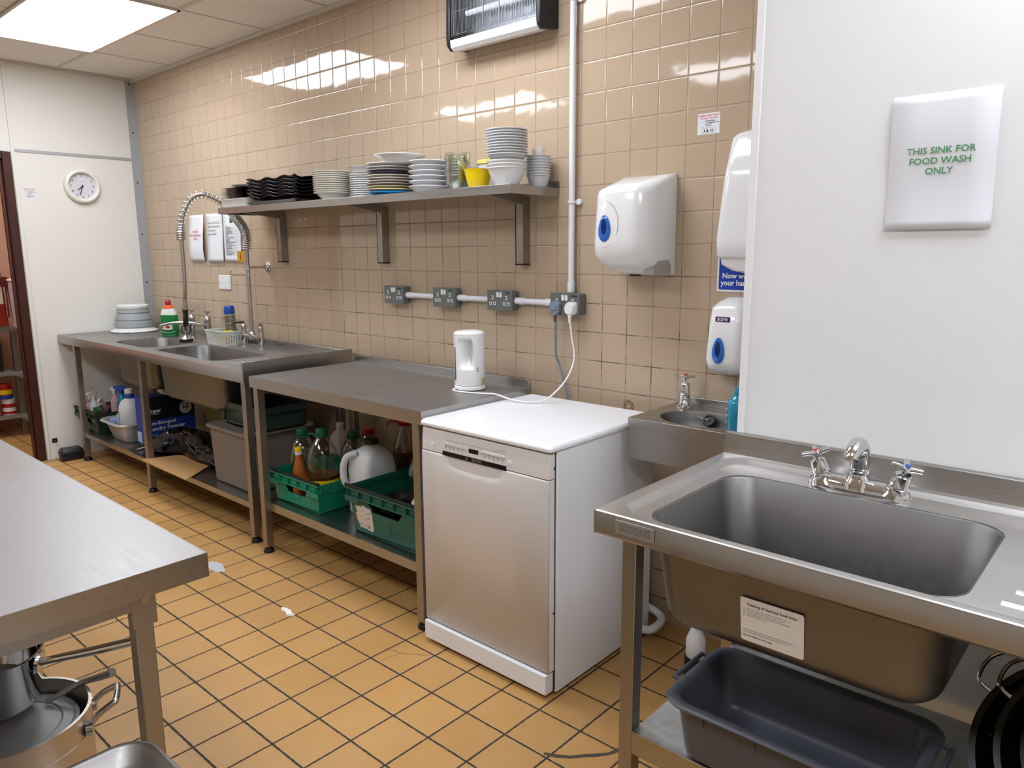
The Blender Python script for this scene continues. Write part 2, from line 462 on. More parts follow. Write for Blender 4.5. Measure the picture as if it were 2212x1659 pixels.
for z in (1.655, 2.41):
    b = B(); b.cyl((-1.865, yc, z-.006), (-1.865, yc, z+.006), .0165, seg=16); b.box(-1.878, -1.852, yc, W, z-.006, z+.006); b.cyl((-1.84, W-.014, z), (-1.84, W, z), .012, seg=12)
    b.o('clip', 'pvc', t, bevel=.001)
# sockets
def socket(label, loc):
    t = thing('double_socket', label, 'socket', (0, 0, 0), 'grey metal double sockets')
    B().box(-.0735, .0735, -.043, 0, -.043, .043).o('back_box', 'sock', t, bevel=.008, seg=3)
    B().box(-.0745, .0745, -.049, -.043, -.0445, .0445).o('faceplate', 'sock', t, bevel=.0015)
    y = -.049
    for x in (-.0088, .0088):
        B().prism([(y, .014), (y, .036), (y-.005, .036), (y-.0025, .025), (y-.0035, .014)], x-.0066, x+.0066).o('switch', 'white', t)
    for cx in (-.041, .041):
        for dx, dz, w, h in ((0, .012, .005, .009), (-.012, -.014, .0075, .007), (.012, -.014, .0075, .007)):
            pn = B().box(cx+dx-w, cx+dx+w, y-.0012, y, dz-h, dz+h).o('pin_surround', 'white', t, bevel=.001)
            B().box(cx+dx-w*.45, cx+dx+w*.45, y-.0016, y-.001, dz-h*.5, dz+h*.5).o('pin_hole', 'dark', pn)
    text(t, 'MK', .009, (.05, y, .033), WX, WZ, 'ink', bold=.02) if False else B().box(.034, .062, y-.0006, y, .031, .036).o('maker_mark', 'dark', t)
    t.location = loc
    return t
s0 = socket('grey double wall socket farthest left, nothing plugged in', (SX[0], W, zc))
dup(s0, (SX[1], W, zc), 'grey empty double wall socket, second from left, left of kettle')
dup(s0, (SX[2], W, zc), 'grey empty double wall socket, third from left, above the kettle')
dup(s0, (SX[3], W, zc), 'grey double wall socket under the tall conduit with two plugs')
# blank plate
t = thing('blanking_plate', 'square white blanking plate on tiles below the paper notices', 'switch plate', (-4.77, W, 1.266))
B().box(-4.85, -4.692, W-.009, W, 1.219, 1.314).o('plate', 'white', t, bevel=.003)
for x in (-4.835, -4.707): B().cyl((x, W-.009, 1.266), (x, W-.0115, 1.266), .0045, seg=10).o('screw', 'dullchrome', t)

# notices
def sheet_paper(name, label, x0, x1, z0, z1, curl, skew=0., lift=.004, m='paper', y=W):
    b = B(); n = 16; k = 4; rows = []
    for i in range(n+1):
        f = i/n; z = z1+(z0-z1)*f; off = curl(f)
        rows.append([b.bm.verts.new((x0+(x1-x0)*j/k+skew*f, y-lift-off, z)) for j in range(k+1)])
    for r0, r1 in zip(rows, rows[1:]):
        for j in range(k): b.face([r0[j], r0[j+1], r1[j+1], r1[j]])
    o = b.o(name, m, None, solid=.0004, off=0)
    return solo(o, label, 'notice', 'printed paper notices')
p1 = sheet_paper('paper_notice', 'curling white notice with red writing, leftmost of three on tiles', -5.215, -5.005, 1.403, 1.716, lambda f: .03*math.sin(f*PI*1.1)*f+.05*max(0, f-.6))
def onp(f, x, z): return (x, W-.006-.03*math.sin(f*PI*1.1)*f-.05*max(0, f-.6)-.0012, z)
for i, s in enumerate(('THIS SINK', 'FOR WASHING UP', 'ONLY')):
    z = 1.602-.024*i; f = (1.716-z)/.313
    text(p1, s, .019, onp(f, -5.11, z), WX, WZ, 'inkred', bold=.02)
p2 = sheet_paper('paper_notice', 'white notice with four grey lines, middle of three on tiles', -4.968, -4.752, 1.402, 1.717, lambda f: .012*f*f, .006)
for i, s in enumerate(('DO NOT LET FOOD GO', 'DOWN THE DRAIN OR', 'IT WILL BLOCK.', 'USE A STRAINER')):
    z = 1.655-.0245*i; f = (1.717-z)/.315
    text(p2, s, .016, (-4.945, W-.0056-.012*f*f, z), WX, WZ, 'ink', 'LEFT', xs=.95)
p3 = sheet_paper('paper_notice', 'white printed form with lines and green logo, right of three notices', -4.735, -4.518, 1.405, 1.715, lambda f: .01*f, .004)
b = B(); b.box(-4.65, -4.612, W-.0065, W-.0055, 1.65, 1.682); bx = b.o('logo', 'greenB', p3)
B().cyl((-4.631, W-.0066, 1.672), (-4.631, W-.0072, 1.672), .007, seg=12).o('logo_spot', 'lime', bx)
b = B(); random.seed(3)
for i in range(19):
    z = 1.622-.0098*i; y = W-.006-.01*(1.715-z)/.31
    b.box(-4.705, -4.548, y-.0006, y, z-.0004, z+.0004)
    b.box(-4.705, -4.705+random.uniform(.03, .12), y-.0006, y, z+.002, z+.0048)
b.o('printed_lines', 'inkgrey', p3)
# stickers
def sticker(org, xd, label):
    xd = Vector(xd); n = xd.cross(Vector((0, 0, 1)))
    w, h = .083, .07
    o = Vector(org)
    P = lambda a, c, d=0.: o+xd*a+Vector((0, 0, c))+n*d
    b = B(); b.loft([[P(-w/2, -h/2), P(w/2, -h/2), P(w/2, h/2), P(-w/2, h/2)], [P(-w/2, -h/2, .0006), P(w/2, -h/2, .0006), P(w/2, h/2, .0006), P(-w/2, h/2, .0006)]])
    s = solo(b.o('warning_sticker', 'paper'), label, 'sticker', 'bait point stickers')
    for q, sz, a, c, m_, al in (('RODENT BAIT POINT', .0082, 0, .027, 'inkred', 'CENTER'), ('DO NOT TOUCH', .0082, 0, .018, 'inkred', 'CENTER'), ('Environmental', .0062, -.012, .0095, 'ink', 'LEFT'), ('Pest Management Ltd', .0058, -.012, .003, 'ink', 'LEFT')):
        text(s, q, sz, P(a, c, .0007), xd, WZ, m_, al, bold=.02)
    b = B()
    b.loft([[P(.01*math.cos(k*PI/8)-.026, .01*math.sin(k*PI/8)-.001, .0007) for k in range(16)], [P(.009*math.cos(k*PI/8)-.026, .009*math.sin(k*PI/8)-.001, .0007) for k in range(16)]], False, False)
    for z in (-.0035, -.0085): b.loft([[P(-.012, z, .0007), P(.012, z, .0007), P(.012, z+.0022, .0007), P(-.012, z+.0022, .0007)]], False)
    b.loft([[P(*q, .0007) for q in ((-.026, -.032), (.026, -.032), (.026, -.013), (-.026, -.013))], [P(*q, .0007) for q in ((-.025, -.031), (.025, -.031), (.025, -.014), (-.025, -.014))]], False, False)
    b.o('printed_box', 'inkgrey', s)
    text(s, '4 & 10', .014, P(0, -.0235, .0008), xd, WZ, 'ink', bold=.02)
sticker((-1.2905, W, 1.8945), (1, 0, 0), 'square bait point sticker on the tiles above white dispensers')
sticker((XL, 1.725, 1.87), (0, 1, 0), 'small bait point sticker on the wall left of the clock')
# partition sign
def curlA(f): return .003*math.sin(f*PI*2)+.004*f
sg = sheet_paper('paper_notice', 'white sheet with green THIS SINK FOR FOOD WASH ONLY text on partition', -.549, -.333, 1.509, 1.808, curlA, .003, .004, 'paper2', YP)
for i, s in enumerate(('THIS SINK FOR', 'FOOD WASH', 'ONLY')):
    z = 1.683-.0225*i
    text(sg, s, .0205, (-.4415, YP-.0085, z), WX, WZ, 'inkgreen', bold=.016, xs=1.02)
# rust ring
b = B()
for r0, r1, a in ((.011, .014, 1.4), (.020, .0235, 2.6)):
    n = 22
    for sgm in range(2):
        lo = []
        for i in range(n+1):
            ang = sgm*PI+a+PI*.96*i/n; wv = 1+.07*math.sin(i*2.1+sgm)
            lo.append([(-1.591+r*wv*math.cos(ang), W-.0008, .853+r*wv*math.sin(ang)) for r in (r0, r1)])
        for p, q in zip(lo, lo[1:]): b.face([b.bm.verts.new(v) for v in (*p, *reversed(q))])
solo(b.o('rust_stain', 'stain'), 'brown rust ring stain on the tiles behind the dishwasher', 'stain')

# wall shelf
SH = dict(x0=-4.215, x1=-1.945, y0=2.17, z=1.715)
t = thing('wall_shelf', 'long stainless steel wall shelf holding stacks of crockery', 'shelf', (-3.08, W, 1.41))
B().box(SH['x0']+.0022, SH['x1']-.0022, 2.1722, W-.002, 1.7135, 1.715).o('shelf_top', 'steeltop', t)
b = B(); b.box(SH['x0'], SH['x1'], 2.17, 2.172, 1.68, 1.715); b.box(SH['x1']-.002, SH['x1'], 2.172, W-.002, 1.68, 1.715); b.box(SH['x0'], SH['x0']+.002, 2.172, W-.002, 1.68, 1.715)
b.o('front_lip', 'steel', t, bevel=.0008)
B().box(SH['x0'], SH['x1'], W-.004, W-.001, 1.715, 1.742).o('upstand', 'steel', t)
for x in (-3.99, -3.045, -2.105):
    b = B(); b.box(x-.004, x, W-.045, W, 1.41, 1.68); b.box(x-.042, x-.004, W-.045, W-.042, 1.41, 1.68); b.box(x-.042, x-.038, W-.045, W, 1.41, 1.68)
    br = b.o('bracket', 'steelv', t)
    b = B(); b.prism([(2.20, 1.7), (W-.03, 1.7), (W-.03, 1.655), (2.22, 1.685)], x-.036, x-.006); b.o('bracket_arm', 'steelv', br)
    b = B(); b.box(x-.043, x+.001, W-.046, W, 1.403, 1.41); b.o('end_cap', 'black', br)
    for z in (1.655, 1.445): B().cyl((x-.021, W-.045, z), (x-.021, W-.049, z), .007, seg=10).o('bolt', 'dullchrome', br)
    for y in (2.22, 2.31, 2.40):
        b = B(); b.cyl((x-.05, y, 1.7135), (x-.05, y, 1.694), .0065, seg=8); b.cyl((x-.05, y, 1.694), (x-.05, y, 1.684), .0035, seg=8); b.o('stud', 'dark', t)

# insect killer
t = thing('insect_killer', 'wall mounted electric insect killer with wire grille and white tray', 'insect killer', (-2.215, W, 2.31))
hx0, hx1, hy = -2.468, -1.965, W-.105
for x0, x1 in ((hx0-.012, hx0+.012), (hx1-.012, hx1+.012)):
    B().prism([(W, 2.325), (W-.09, 2.31), (W-.112, 2.33), (W-.115, 2.36), (hy, 2.66), (W, 2.66)], x0, x1).o('end_cap', 'black', t, bevel=.006)
b = B(); pr = [(W-.005, 2.330), (W-.06, 2.310), (W-.092, 2.308), (W-.107, 2.320), (W-.112, 2.349), (W-.108, 2.350), (W-.102, 2.328), (W-.09, 2.318), (W-.01, 2.338)]
b.prism(pr, hx0+.012, hx1-.012); b.o('catch_tray', 'pvc', t)
B().box(hx0+.012, hx1-.012, W-.02, W-.01, 2.345, 2.66).o('reflector', 'reflector', t)
for z in (2.46, 2.575): B().cyl((hx0+.06, W-.055, z), (hx1-.045, W-.055, z), .011, seg=14).o('lamp_tube', 'uv', t)
b = B()
for i in range(44): b.box(hx0+.07+i*.0092, hx0+.072+i*.0092, W-.036, W-.034, 2.40, 2.65)
b.o('killing_grid', 'wire', t)
b = B()
for i in range(58): x = hx0+.018+i*.0082; b.box(x-.0007, x+.0007, hy-.001, hy+.0005, 2.368, 2.655)
for z in (2.37, 2.46, 2.55, 2.62): b.cyl((hx0+.012, hy, z), (hx1-.012, hy, z), .0012, seg=6)
for i in range(6): x = hx0+.03+i*.088; b.box(x-.001, x+.001, hy-.003, hy, 2.375, 2.655)
for i in range(7): b.cyl((hx0+.012, hy+.012*i+.004, 2.366-.003*i), (hx1-.012, hy+.012*i+.004, 2.366-.003*i), .001, seg=5)
b.o('guard_grille', 'wire', t)
B().box(hx0+.014, hx0+.06, W-.05, W-.021, 2.40, 2.65).o('lamp_holder', 'dark', t)

# dispensers
def drop(parent, cx, y, zb, zt, w):
    """tear shaped window on a face at y"""
    def outline(s, h0, h1, ww):
        pts = []
        for i in range(28):
            a = 2*PI*i/28; z = -math.cos(a)
            r = math.sin(a)*(1-.38*(z+1)/2)*1.12
            pts.append((cx+ww*r, zb+h0+(zt-zb-h0-h1)*(z+1)/2))
        return pts
    o1 = outline(1, 0, 0, w); o2 = outline(1, .01, .01, w*.8)
    q = B().loft([[(x, y+.002, z) for x, z in o1], [(x, y-.003, z) for x, z in o1], [(x, y-.006, z) for x, z in o2]]).o('level_window', 'dropblue', parent)
    cz = zb+(zt-zb)*.56
    B().loft([[(cx+k*w*.42*math.cos(a), y-d, cz+k*(zt-zb)*.3*math.sin(a)) for a in [2*PI*i/20 for i in range(20)]] for k, d in ((1, .004), (1, .0068), (.7, .0075))]).o('window_core', 'navy', q)

def levels(b, lv, r, n=6):
    """lv: (z, x0, x1, front y) sections of a housing against the wall"""
    loops = []
    for z, x0, x1, yf in lv:
        pts = [(x1, W-.001), (x0, W-.001)]
        rad = min(r, (W-yf)*.8, (x1-x0)*.45)
        for cx, a0 in ((x0+rad, 180), (x1-rad, 270)):
            for i in range(n+1):
                a = math.radians(a0+90*i/n); pts.append((cx+rad*math.cos(a), yf+rad+rad*math.sin(a)))
        loops.append(L3(pts, z))
    return b.loft(loops)
t = thing('paper_towel_dispenser', 'large glossy white centrefeed dispenser left of the sticker with blue window', 'dispenser', (-1.53, W, 1.37))
x0, x1 = -1.648, -1.405
lv = [(1.376, x0+.05, x1, W-.10), (1.388, x0+.03, x1, W-.145), (1.42, x0+.008, x1, W-.195), (1.455, x0, x1, W-.212), (1.50, x0, x1, W-.215),
      (1.66, x0+.004, x1, W-.205), (1.676, x0+.006, x1, W-.20), (1.684, x0+.012, x1, W-.188), (1.70, x0+.02, x1, W-.15), (1.716, x0+.02, x1, W-.10), (1.73, x0+.02, x1, W-.05), (1.735, x0+.02, x1, W-.01)]
levels(B(), lv, .07).o('housing', 'gloss', t, smooth=50)
B().prism([(W-.03, 1.378), (W-.15, 1.378), (W-.15, 1.40), (W-.12, 1.425), (W-.05, 1.43), (W-.03, 1.41)], x1-.04, x1+.0015).o('side_cutout', 'silverplast', t)
drop(t, -1.572, W-.2135, 1.495, 1.588, .027)
b = B(); n = 26
b.tube([(-1.555+.058*math.sin(math.pi*.98*i/n)*(1 if i < 30 else 1)-.018, W-.2135, 1.475+.16*(1-math.cos(math.pi*i/n))/2) for i in range(n+1)], .0007, seg=4)
b.o('panel_seam', 'inkgrey', t)
B().cyl((-1.53, W-.07, 1.370), (-1.53, W-.07, 1.378), .022, seg=16).o('nozzle', 'dark', t)
t = thing('hand_towel_dispenser', 'tall white hand towel dispenser half hidden by white partition', 'dispenser', (-1.05, W, 1.385))
x0, x1 = -1.196, -.92
lv = [(1.435, x0+.006, x1, W-.108), (1.445, x0, x1, W-.116), (1.5, x0-.002, x1, W-.118), (1.70, x0+.012, x1, W-.106), (1.825, x0+.028, x1, W-.09), (1.838, x0+.035, x1, W-.075), (1.855, x0+.06, x1, W-.03), (1.857, x0+.06, x1, W-.01)]
levels(B(), lv, .035).o('housing', 'gloss', t, smooth=50)
lv = [(1.385, x0+.09, x1, W-.07), (1.395, x0+.05, x1, W-.095), (1.415, x0+.015, x1, W-.102), (1.435, x0+.012, x1, W-.104)]
levels(B(), lv, .03).o('tray', 'white', t)
t = thing('soap_dispenser', 'white soap dispenser with purple badge and blue window above basin', 'dispenser', (-1.14, W, 1.03))
x0, x1 = -1.222, -1.085
lv = [(1.036, x0+.03, x1-.03, W-.05), (1.042, x0+.014, x1-.014, W-.085), (1.06, x0+.003, x1-.003, W-.1), (1.09, x0, x1, W-.108), (1.20, x0+.004, x1-.004, W-.1), (1.268, x0+.008, x1-.008, W-.09), (1.285, x0+.02, x1-.02, W-.07), (1.30, x0+.035, x1-.035, W-.035), (1.302, x0+.04, x1-.04, W-.01)]
levels(B(), lv, .03).o('housing', 'gloss', t, smooth=50)
drop(t, -1.166, W-.1075, 1.078, 1.168, .0235)
bd = B().box(-1.186, -1.133, W-.0985, W-.094, 1.221, 1.239).o('badge', 'purple', t, bevel=.002)
text(bd, 'sure', .0215, (-1.1595, W-.0988, 1.2315), WX, WZ, 'inkwhite', bold=.008, xs=1.02)
B().cyl((-1.09, W-.07, 1.06), (-1.078, W-.07, 1.06), .008, seg=12).o('side_button', 'blue', t)
t = solo(B().box(-1.234, -.985, W-.003, W, 1.318, 1.46).o('hand_wash_sign', 'white', bevel=.002), 'blue and white hand washing sign under the towel dispenser', 'sign')
B().prism([(x, z) for x, z in rr(-1.226, -.993, 1.326, 1.452, .006)], W-.0042, W-.003, 'y').o('panel', 'signblue', t)
for i, s in enumerate(('Now wash', 'your hands')):
    text(t, s, .0262, (-1.2135-.004*i, W-.0044, 1.3735-.0245*i), WX, WZ, 'inkwhite', 'LEFT', bold=.022)

# clock
t = thing('wall_clock', 'round white wall clock showing half past seven', 'clock', (XL, 2.054, 1.934))
mx = Matrix.Rotation(PI/2, 4, 'Y')
def onwall(prof, seg=48): return B().lathe(prof, (XL, 2.056, 1.932), seg, mtx=mx)
onwall([(.112, 0), (.119, .006), (.119, .022), (.112, .034), (.100, .038), (.093, .032), (.0905, .020), (.0905, .010)], 56).o('rim', 'creamplast', t, smooth=60)
onwall([(.0906, .004), (.0906, .0105)], 40).o('face', 'clockface', t)
cx = XL+.0112
for h in range(1, 13):
    a = h*PI/6
    text(t, str(h), .0215, (cx-.0006, 2.056+.073*math.sin(a), 1.932+.073*math.cos(a)), (0, 1, 0), WZ, 'ink', bold=.012, name='numeral')
def hand(a, ln, w, d):
    s, c = math.sin(a), math.cos(a); p = lambda u, v: (2.056+u*s+v*c, 1.932+u*c-v*s)
    q = [p(-.01, -w), p(ln, -w*.7), p(ln, w*.7), p(-.01, w)]
    B().loft([[(cx+d, y, z) for y, z in q], [(cx+d+.001, y, z) for y, z in q]]).o('hand', 'ink', t)
hand(math.radians(228), .044, .0032, .002); hand(math.radians(197), .066, .003, .004)
B().cyl((cx, 2.056, 1.932), (cx+.007, 2.056, 1.932), .006, seg=14).o('hub', 'ink', t)
B().box(cx, cx+.0005, 2.048, 2.068, 1.962, 1.9635).o('maker_mark', 'inkgrey', t)
# cable entry plate and bait box by the floor
t = thing('cable_plate', 'small square black plate low on the white end wall', 'plate', (XL, 1.698, .133))
B().box(XL, XL+.006, 1.682, 1.715, .118, .149).o('plate', 'black', t, bevel=.001)
B().cyl((XL+.006, 1.698, .133), (XL+.009, 1.698, .133), .005, seg=10).o('screw', 'dullchrome', t)
B().tube([(XL+.006, 1.70, .118), (XL+.02, 1.72, .085), (XL+.05, 1.77, .07), (-5.86, 1.80, .082)], .0015, seg=5, smooth=6).o('cord', 'inkgrey', t)
t = thing('rodent_bait_box', 'low black plastic bait box on the floor by the sink leg', 'bait box', (-5.84, 1.74, 0))
rot = math.radians(20)
b = B(); b.loft([L3(rr(-.07, .07, -.05, .05, .012), 0), L3(rr(-.072, .072, -.052, .052, .012), .05), L3(rr(-.068, .068, -.046, .046, .012), .075), L3(rr(-.058, .058, -.036, .036, .012), .085)])
mt = Matrix.Translation((-5.852, 1.765, 0)) @ Matrix.Rotation(math.radians(86), 4, 'Z')
b.xf(mt); b.o('box', 'black', t, bevel=.002)
b = B(); b.box(-.0735, .0735, -.0535, .0535, .05, .056); b.xf(mt); b.o('lid_seam', 'rubber', t)

# ================================================================== sinks, tables, appliance
def bowl(b, x0, x1, y0, y1, zt, zb, rt, rb, inset=.02, fil=.05, n=8):
    """pressed bowl as one skin; levels from the rim down"""
    Ls = [L3(rr(x0, x1, y0, y1, rt, n), zt)]
    Ls.append(L3(rr(x0+.004, x1-.004, y0+.004, y1-.004, rt, n), zt-.004))
    zz = zb+fil
    Ls.append(L3(rr(x0+inset, x1-inset, y0+inset, y1-inset, rt*.95, n), zz))
    for k in range(1, 6):
        a = k/5*PI/2; d = inset+fil*(1-math.cos(a))
        Ls.append(L3(rr(x0+d, x1-d, y0+d, y1-d, max(.01, rt*.95-fil*(1-math.cos(a))*.6), n), zz-fil*math.sin(a)))
    return b.loft(Ls, cap0=False)

def legset(t, xs, y0, y1, z, m='steelv', w=.038, foot=True):
    for x in xs:
        for y in (y0, y1):
            lg = B().box(x-w/2, x+w/2, y, y+w, .03 if foot else 0, z).o('leg', m, t, bevel=.002)
            if foot:
                c = (x, y+w/2)
                B().cyl((*c, .022), (*c, .034), .014, seg=12).lathe([(.026, 0), (.027, .008), (.02, .02), (.012, .022)], (*c, 0), 18).o('foot', 'black', lg)

# ---- double bowl sink in the corner
t = thing('double_bowl_sink', 'long stainless steel double bowl sink unit in the far corner', 'sink unit', (-4.65, 2.1, 0))
X0, X1, Y0, Y1, ZT = -5.945, -3.362, 1.79, 2.42, .892
B1 = (-5.19, -4.67, 1.875, 2.225); B2 = (-4.56, -3.80, 1.875, 2.205)
b = B(); b.sheet([(X0, Y0+.004), (X1, Y0+.004), (X1, Y1), (X0, Y1)], [rr(*B1, .07, 8), rr(*B2, .07, 8)], ZT)
b.o('worktop', 'steeltop', t)
b = B(); b.prism([(Y0+.012, ZT), (Y0+.004, ZT+.001), (Y0, ZT-.004), (Y0, ZT-.056), (Y0+.014, ZT-.058), (Y0+.014, ZT-.055), (Y0+.003, ZT-.053), (Y0+.003, ZT-.004)], X0, X1)
b.o('front_apron', 'steel', t)
b = B(); b.box(X1-.002, X1+.012, Y0, Y1+.016, .834, .940); b.o('end_upstand', 'steel', t, bevel=.002)
b = B(); b.box(X0, X1, Y1, Y1+.014, ZT, .932); b.o('back_upstand', 'steel', t, bevel=.002)
bowl(B(), *B1, ZT, .615, .07, .03).o('bowl', 'steelbowl', t, smooth=60, solid=.0015, off=0)
bowl(B(), *B2, ZT, .60, .07, .03).o('bowl', 'steelbowl', t, smooth=60, solid=.0015, off=0)
for i in range(7): y = 1.90+i*.052; B().prism([(y-.009, ZT-.0005), (y, ZT+.005), (y+.009, ZT-.0005)], -5.86, -5.25).o('drainer_ridge', 'steeltop', t, smooth=80)
for i in range(6): y = 1.92+i*.05; B().prism([(y-.009, ZT-.0005), (y, ZT+.005), (y+.009, ZT-.0005)], -3.71, -3.43).o('drainer_ridge', 'steeltop', t, smooth=80)
B().prism([(1.85-.012, ZT-.0005), (1.85, ZT+.004), (1.85+.012, ZT-.0005)], -5.9, -5.22).o('drainer_ridge', 'steeltop', t, smooth=80)
legset(t, (-5.722, -4.64, -3.405), 1.812, 2.36, .836)
b = B(); b.box(-5.74, -3.385, 1.8222, 2.3978, .205, .2078); b.box(-5.74, -3.385, 1.818, 1.822, .178, .208); b.box(-5.74, -3.385, 2.398, 2.40, .178, .208)
b.o('undershelf', 'steel', t)

# ---- preparation table
t = thing('preparation_table', 'stainless steel preparation table with undershelf between sink and dishwasher', 'table', (-2.63, 2.07, 0))
X0, X1, Y0, Y1, ZT = -3.245, -2.022, 1.762, 2.372, .888
b = B(); b.box(X0+.0022, X1-.0022, Y0+.0022, Y1, ZT-.002, ZT); b.o('tabletop', 'steeltop', t)
b = B(); b.box(X0, X1, Y0, Y0+.002, ZT-.052, ZT); b.box(X0, X0+.002, Y0+.002, Y1, ZT-.052, ZT); b.box(X1-.002, X1, Y0+.002, Y1, ZT-.052, ZT)
b.o('edge_lip', 'steel', t)
b = B(); b.prism([(X0, ZT-.05), (X1, ZT-.05), (X1, ZT+.022), (X1-.012, ZT+.036), (X0, ZT+.036)], Y1, Y1+.012, 'y'); b.o('back_upstand', 'steel', t, bevel=.001)
legset(t, (-3.238, -2.085), 1.785, 2.33, ZT-.003)
b = B(); b.box(-3.219, -2.105, 1.8182, 2.3478, .253, .2558); b.box(-3.219, -2.105, 1.812, 1.818, .216, .257); b.box(-3.219, -2.105, 2.348, 2.352, .216, .256)
b.o('undershelf', 'steel', t)

# ---- dishwasher
t = thing('dishwasher', 'white freestanding dishwasher standing on the tiled floor', 'dishwasher', (-1.71, 2.06, 0))
X0, X1, YF = -2.012, -1.408, 1.75
B().box(X0, X1, YF+.036, 2.365, .012, .844).o('cabinet', 'enamel', t, bevel=.003)
b = B(); b.loft([L3(rr(X0-.002, X1+.004, YF-.002, 2.372, .012), .8435), L3(rr(X0-.004, X1+.006, YF-.004, 2.374, .014), .848), L3(rr(X0-.004, X1+.006, YF-.004, 2.374, .014), .858), L3(rr(X0+.004, X1-.002, YF+.006, 2.366, .014), .868)])
b.o('lid', 'enamel', t, bevel=.004, seg=3, ang=25)
# front: fascia, door, plinth
b = B(); b.prism([(YF+.03, .755), (YF, .755), (YF+.001, .79), (YF+.006, .838), (YF+.03, .839)], X0+.004, X1-.004); fas = b.o('control_fascia', 'door_white', t, bevel=.0025)
HX0, HX1 = -1.885, -1.605
n = 14
b = B()   # door with its hand recess
def dface(z, k): return YF+.0005
b.box(X0+.004, X1-.006, YF+.004, YF+.03, .094, .753)
b.o('door_core', 'door_white', t)
b = B()
xs = [X0+.004, HX0]+[HX0+(HX1-HX0)*i/n for i in range(1, n)]+[HX1, X1-.006]
zs = [.094, .69]+[.69+.063*i/8 for i in range(1, 9)]
def rec(x, z):
    if x <= HX0 or x >= HX1: return 0.
    u = (x-HX0)/(HX1-HX0)*2-1; w = max(0., 1-abs(u)**6)
    lo = .703+.010*abs(u)**2 - .006
    if z < lo: return 0.
    return min(1., (z-lo)/.045)*w*.0225
g = [[b.bm.verts.new((x, YF+rec(x, z)-.0035*math.sin(PI*min(1, (z-.094)/.66))+.0035, z)) for x in xs] for z in zs]
for r0, r1 in zip(g, g[1:]):
    for i in range(len(xs)-1): b.face([r0[i], r0[i+1], r1[i+1], r1[i]])
rim = [g[0][i].co.copy() for i in range(len(xs))]
b.o('door', 'door_white', t, smooth=55, solid=.004, off=-1.)
B().box(X0+.004, X1-.008, YF-.012, YF+.03, .018, .088).o('plinth', 'enamel', t, bevel=.003)
B().box(X0+.002, X1-.010, YF+.006, YF+.034, .086, .096).o('plinth_gap', 'dark', t)
B().box(X1-.012, X1-.0065, YF+.028, YF+.037, .02, .842).o('side_gap', 'dark', t)
for z in (.79, .30): B().cyl((X1-.004, YF+.026, z), (X1-.0015, YF+.026, z), .004, seg=8).o('hinge_screw', 'dark', t)
yy = YF
B().box(HX0-.012, HX1+.012, yy-.002, yy+.01, .7525, .768).o('name_strip', 'blackgloss', fas)
text(fas, 'BOSCH', .0125, (-1.728, yy-.0022, .7602), WX, WZ, 'inkgrey', bold=.02, xs=1.1)
b = B(); b.loft([[(-1.775+.0052*math.cos(k*PI/10), yy-.0024, .7602+.0052*math.sin(k*PI/10)) for k in range(20)], [(-1.775+.0042*math.cos(k*PI/10), yy-.0024, .7602+.0042*math.sin(k*PI/10)) for k in range(20)]], False, False)
b.box(-1.7762, -1.7738, yy-.0024, yy-.0022, .757, .7634); b.o('brand_mark', 'inkgrey', fas)
B().box(-1.768, -1.722, yy+.0005, yy+.008, .782, .7975).o('display', 'blackgloss', fas)
for x in (-1.952, -1.578): B().lathe([(.0105, 0), (.0105, .003), (.007, .0045)], (0, 0, 0), 22, mtx=Matrix.Translation((x, yy+.003, .781)) @ Matrix.Rotation(PI/2, 4, 'X')).o('button', 'enamel', fas, smooth=30)
b = B()
for x0, x1, z in ((-1.888, -1.775, .7895), (-1.715, -1.597, .7895), (-1.888, -1.597, .807)): b.box(x0, x1, yy+.0005-.001*(z < .8)+.002*(z > .8), yy+.004, z, z+.0012)
random.seed(5)
for x in (-1.88, -1.86, -1.84, -1.82, -1.80, -1.69, -1.67, -1.65, -1.63, -1.61): b.box(x-.006, x+.005, yy-.0003, yy+.003, .7835, .785); b.box(x-.003, x+.002, yy-.0003, yy+.003, .779, .781)
b.o('printed_marks', 'inkgrey', fas)
for x0, x1 in ((-1.888, -1.868), (-1.70, -1.62), (-1.617, -1.6)): B().box(x0, x1, yy-.0005, yy+.004, .7925, .8).o('key', 'enamel', fas, bevel=.001)
b = B(); b.box(-1.637, -1.612, yy+.0035, yy+.006, .8125, .816); b.box(-1.608, -1.604, yy+.0035, yy+.006, .812, .8195); b.o('series_mark', 'inkgrey', fas)
B().tube([(-1.45, 2.368, .10), (-1.40, 2.40, .07), (-1.36, 2.38, .055), (-1.355, 2.30, .05), (-1.40, 2.28, .045)], .016, seg=10, smooth=6).o('drain_hose', 'pvc', t)

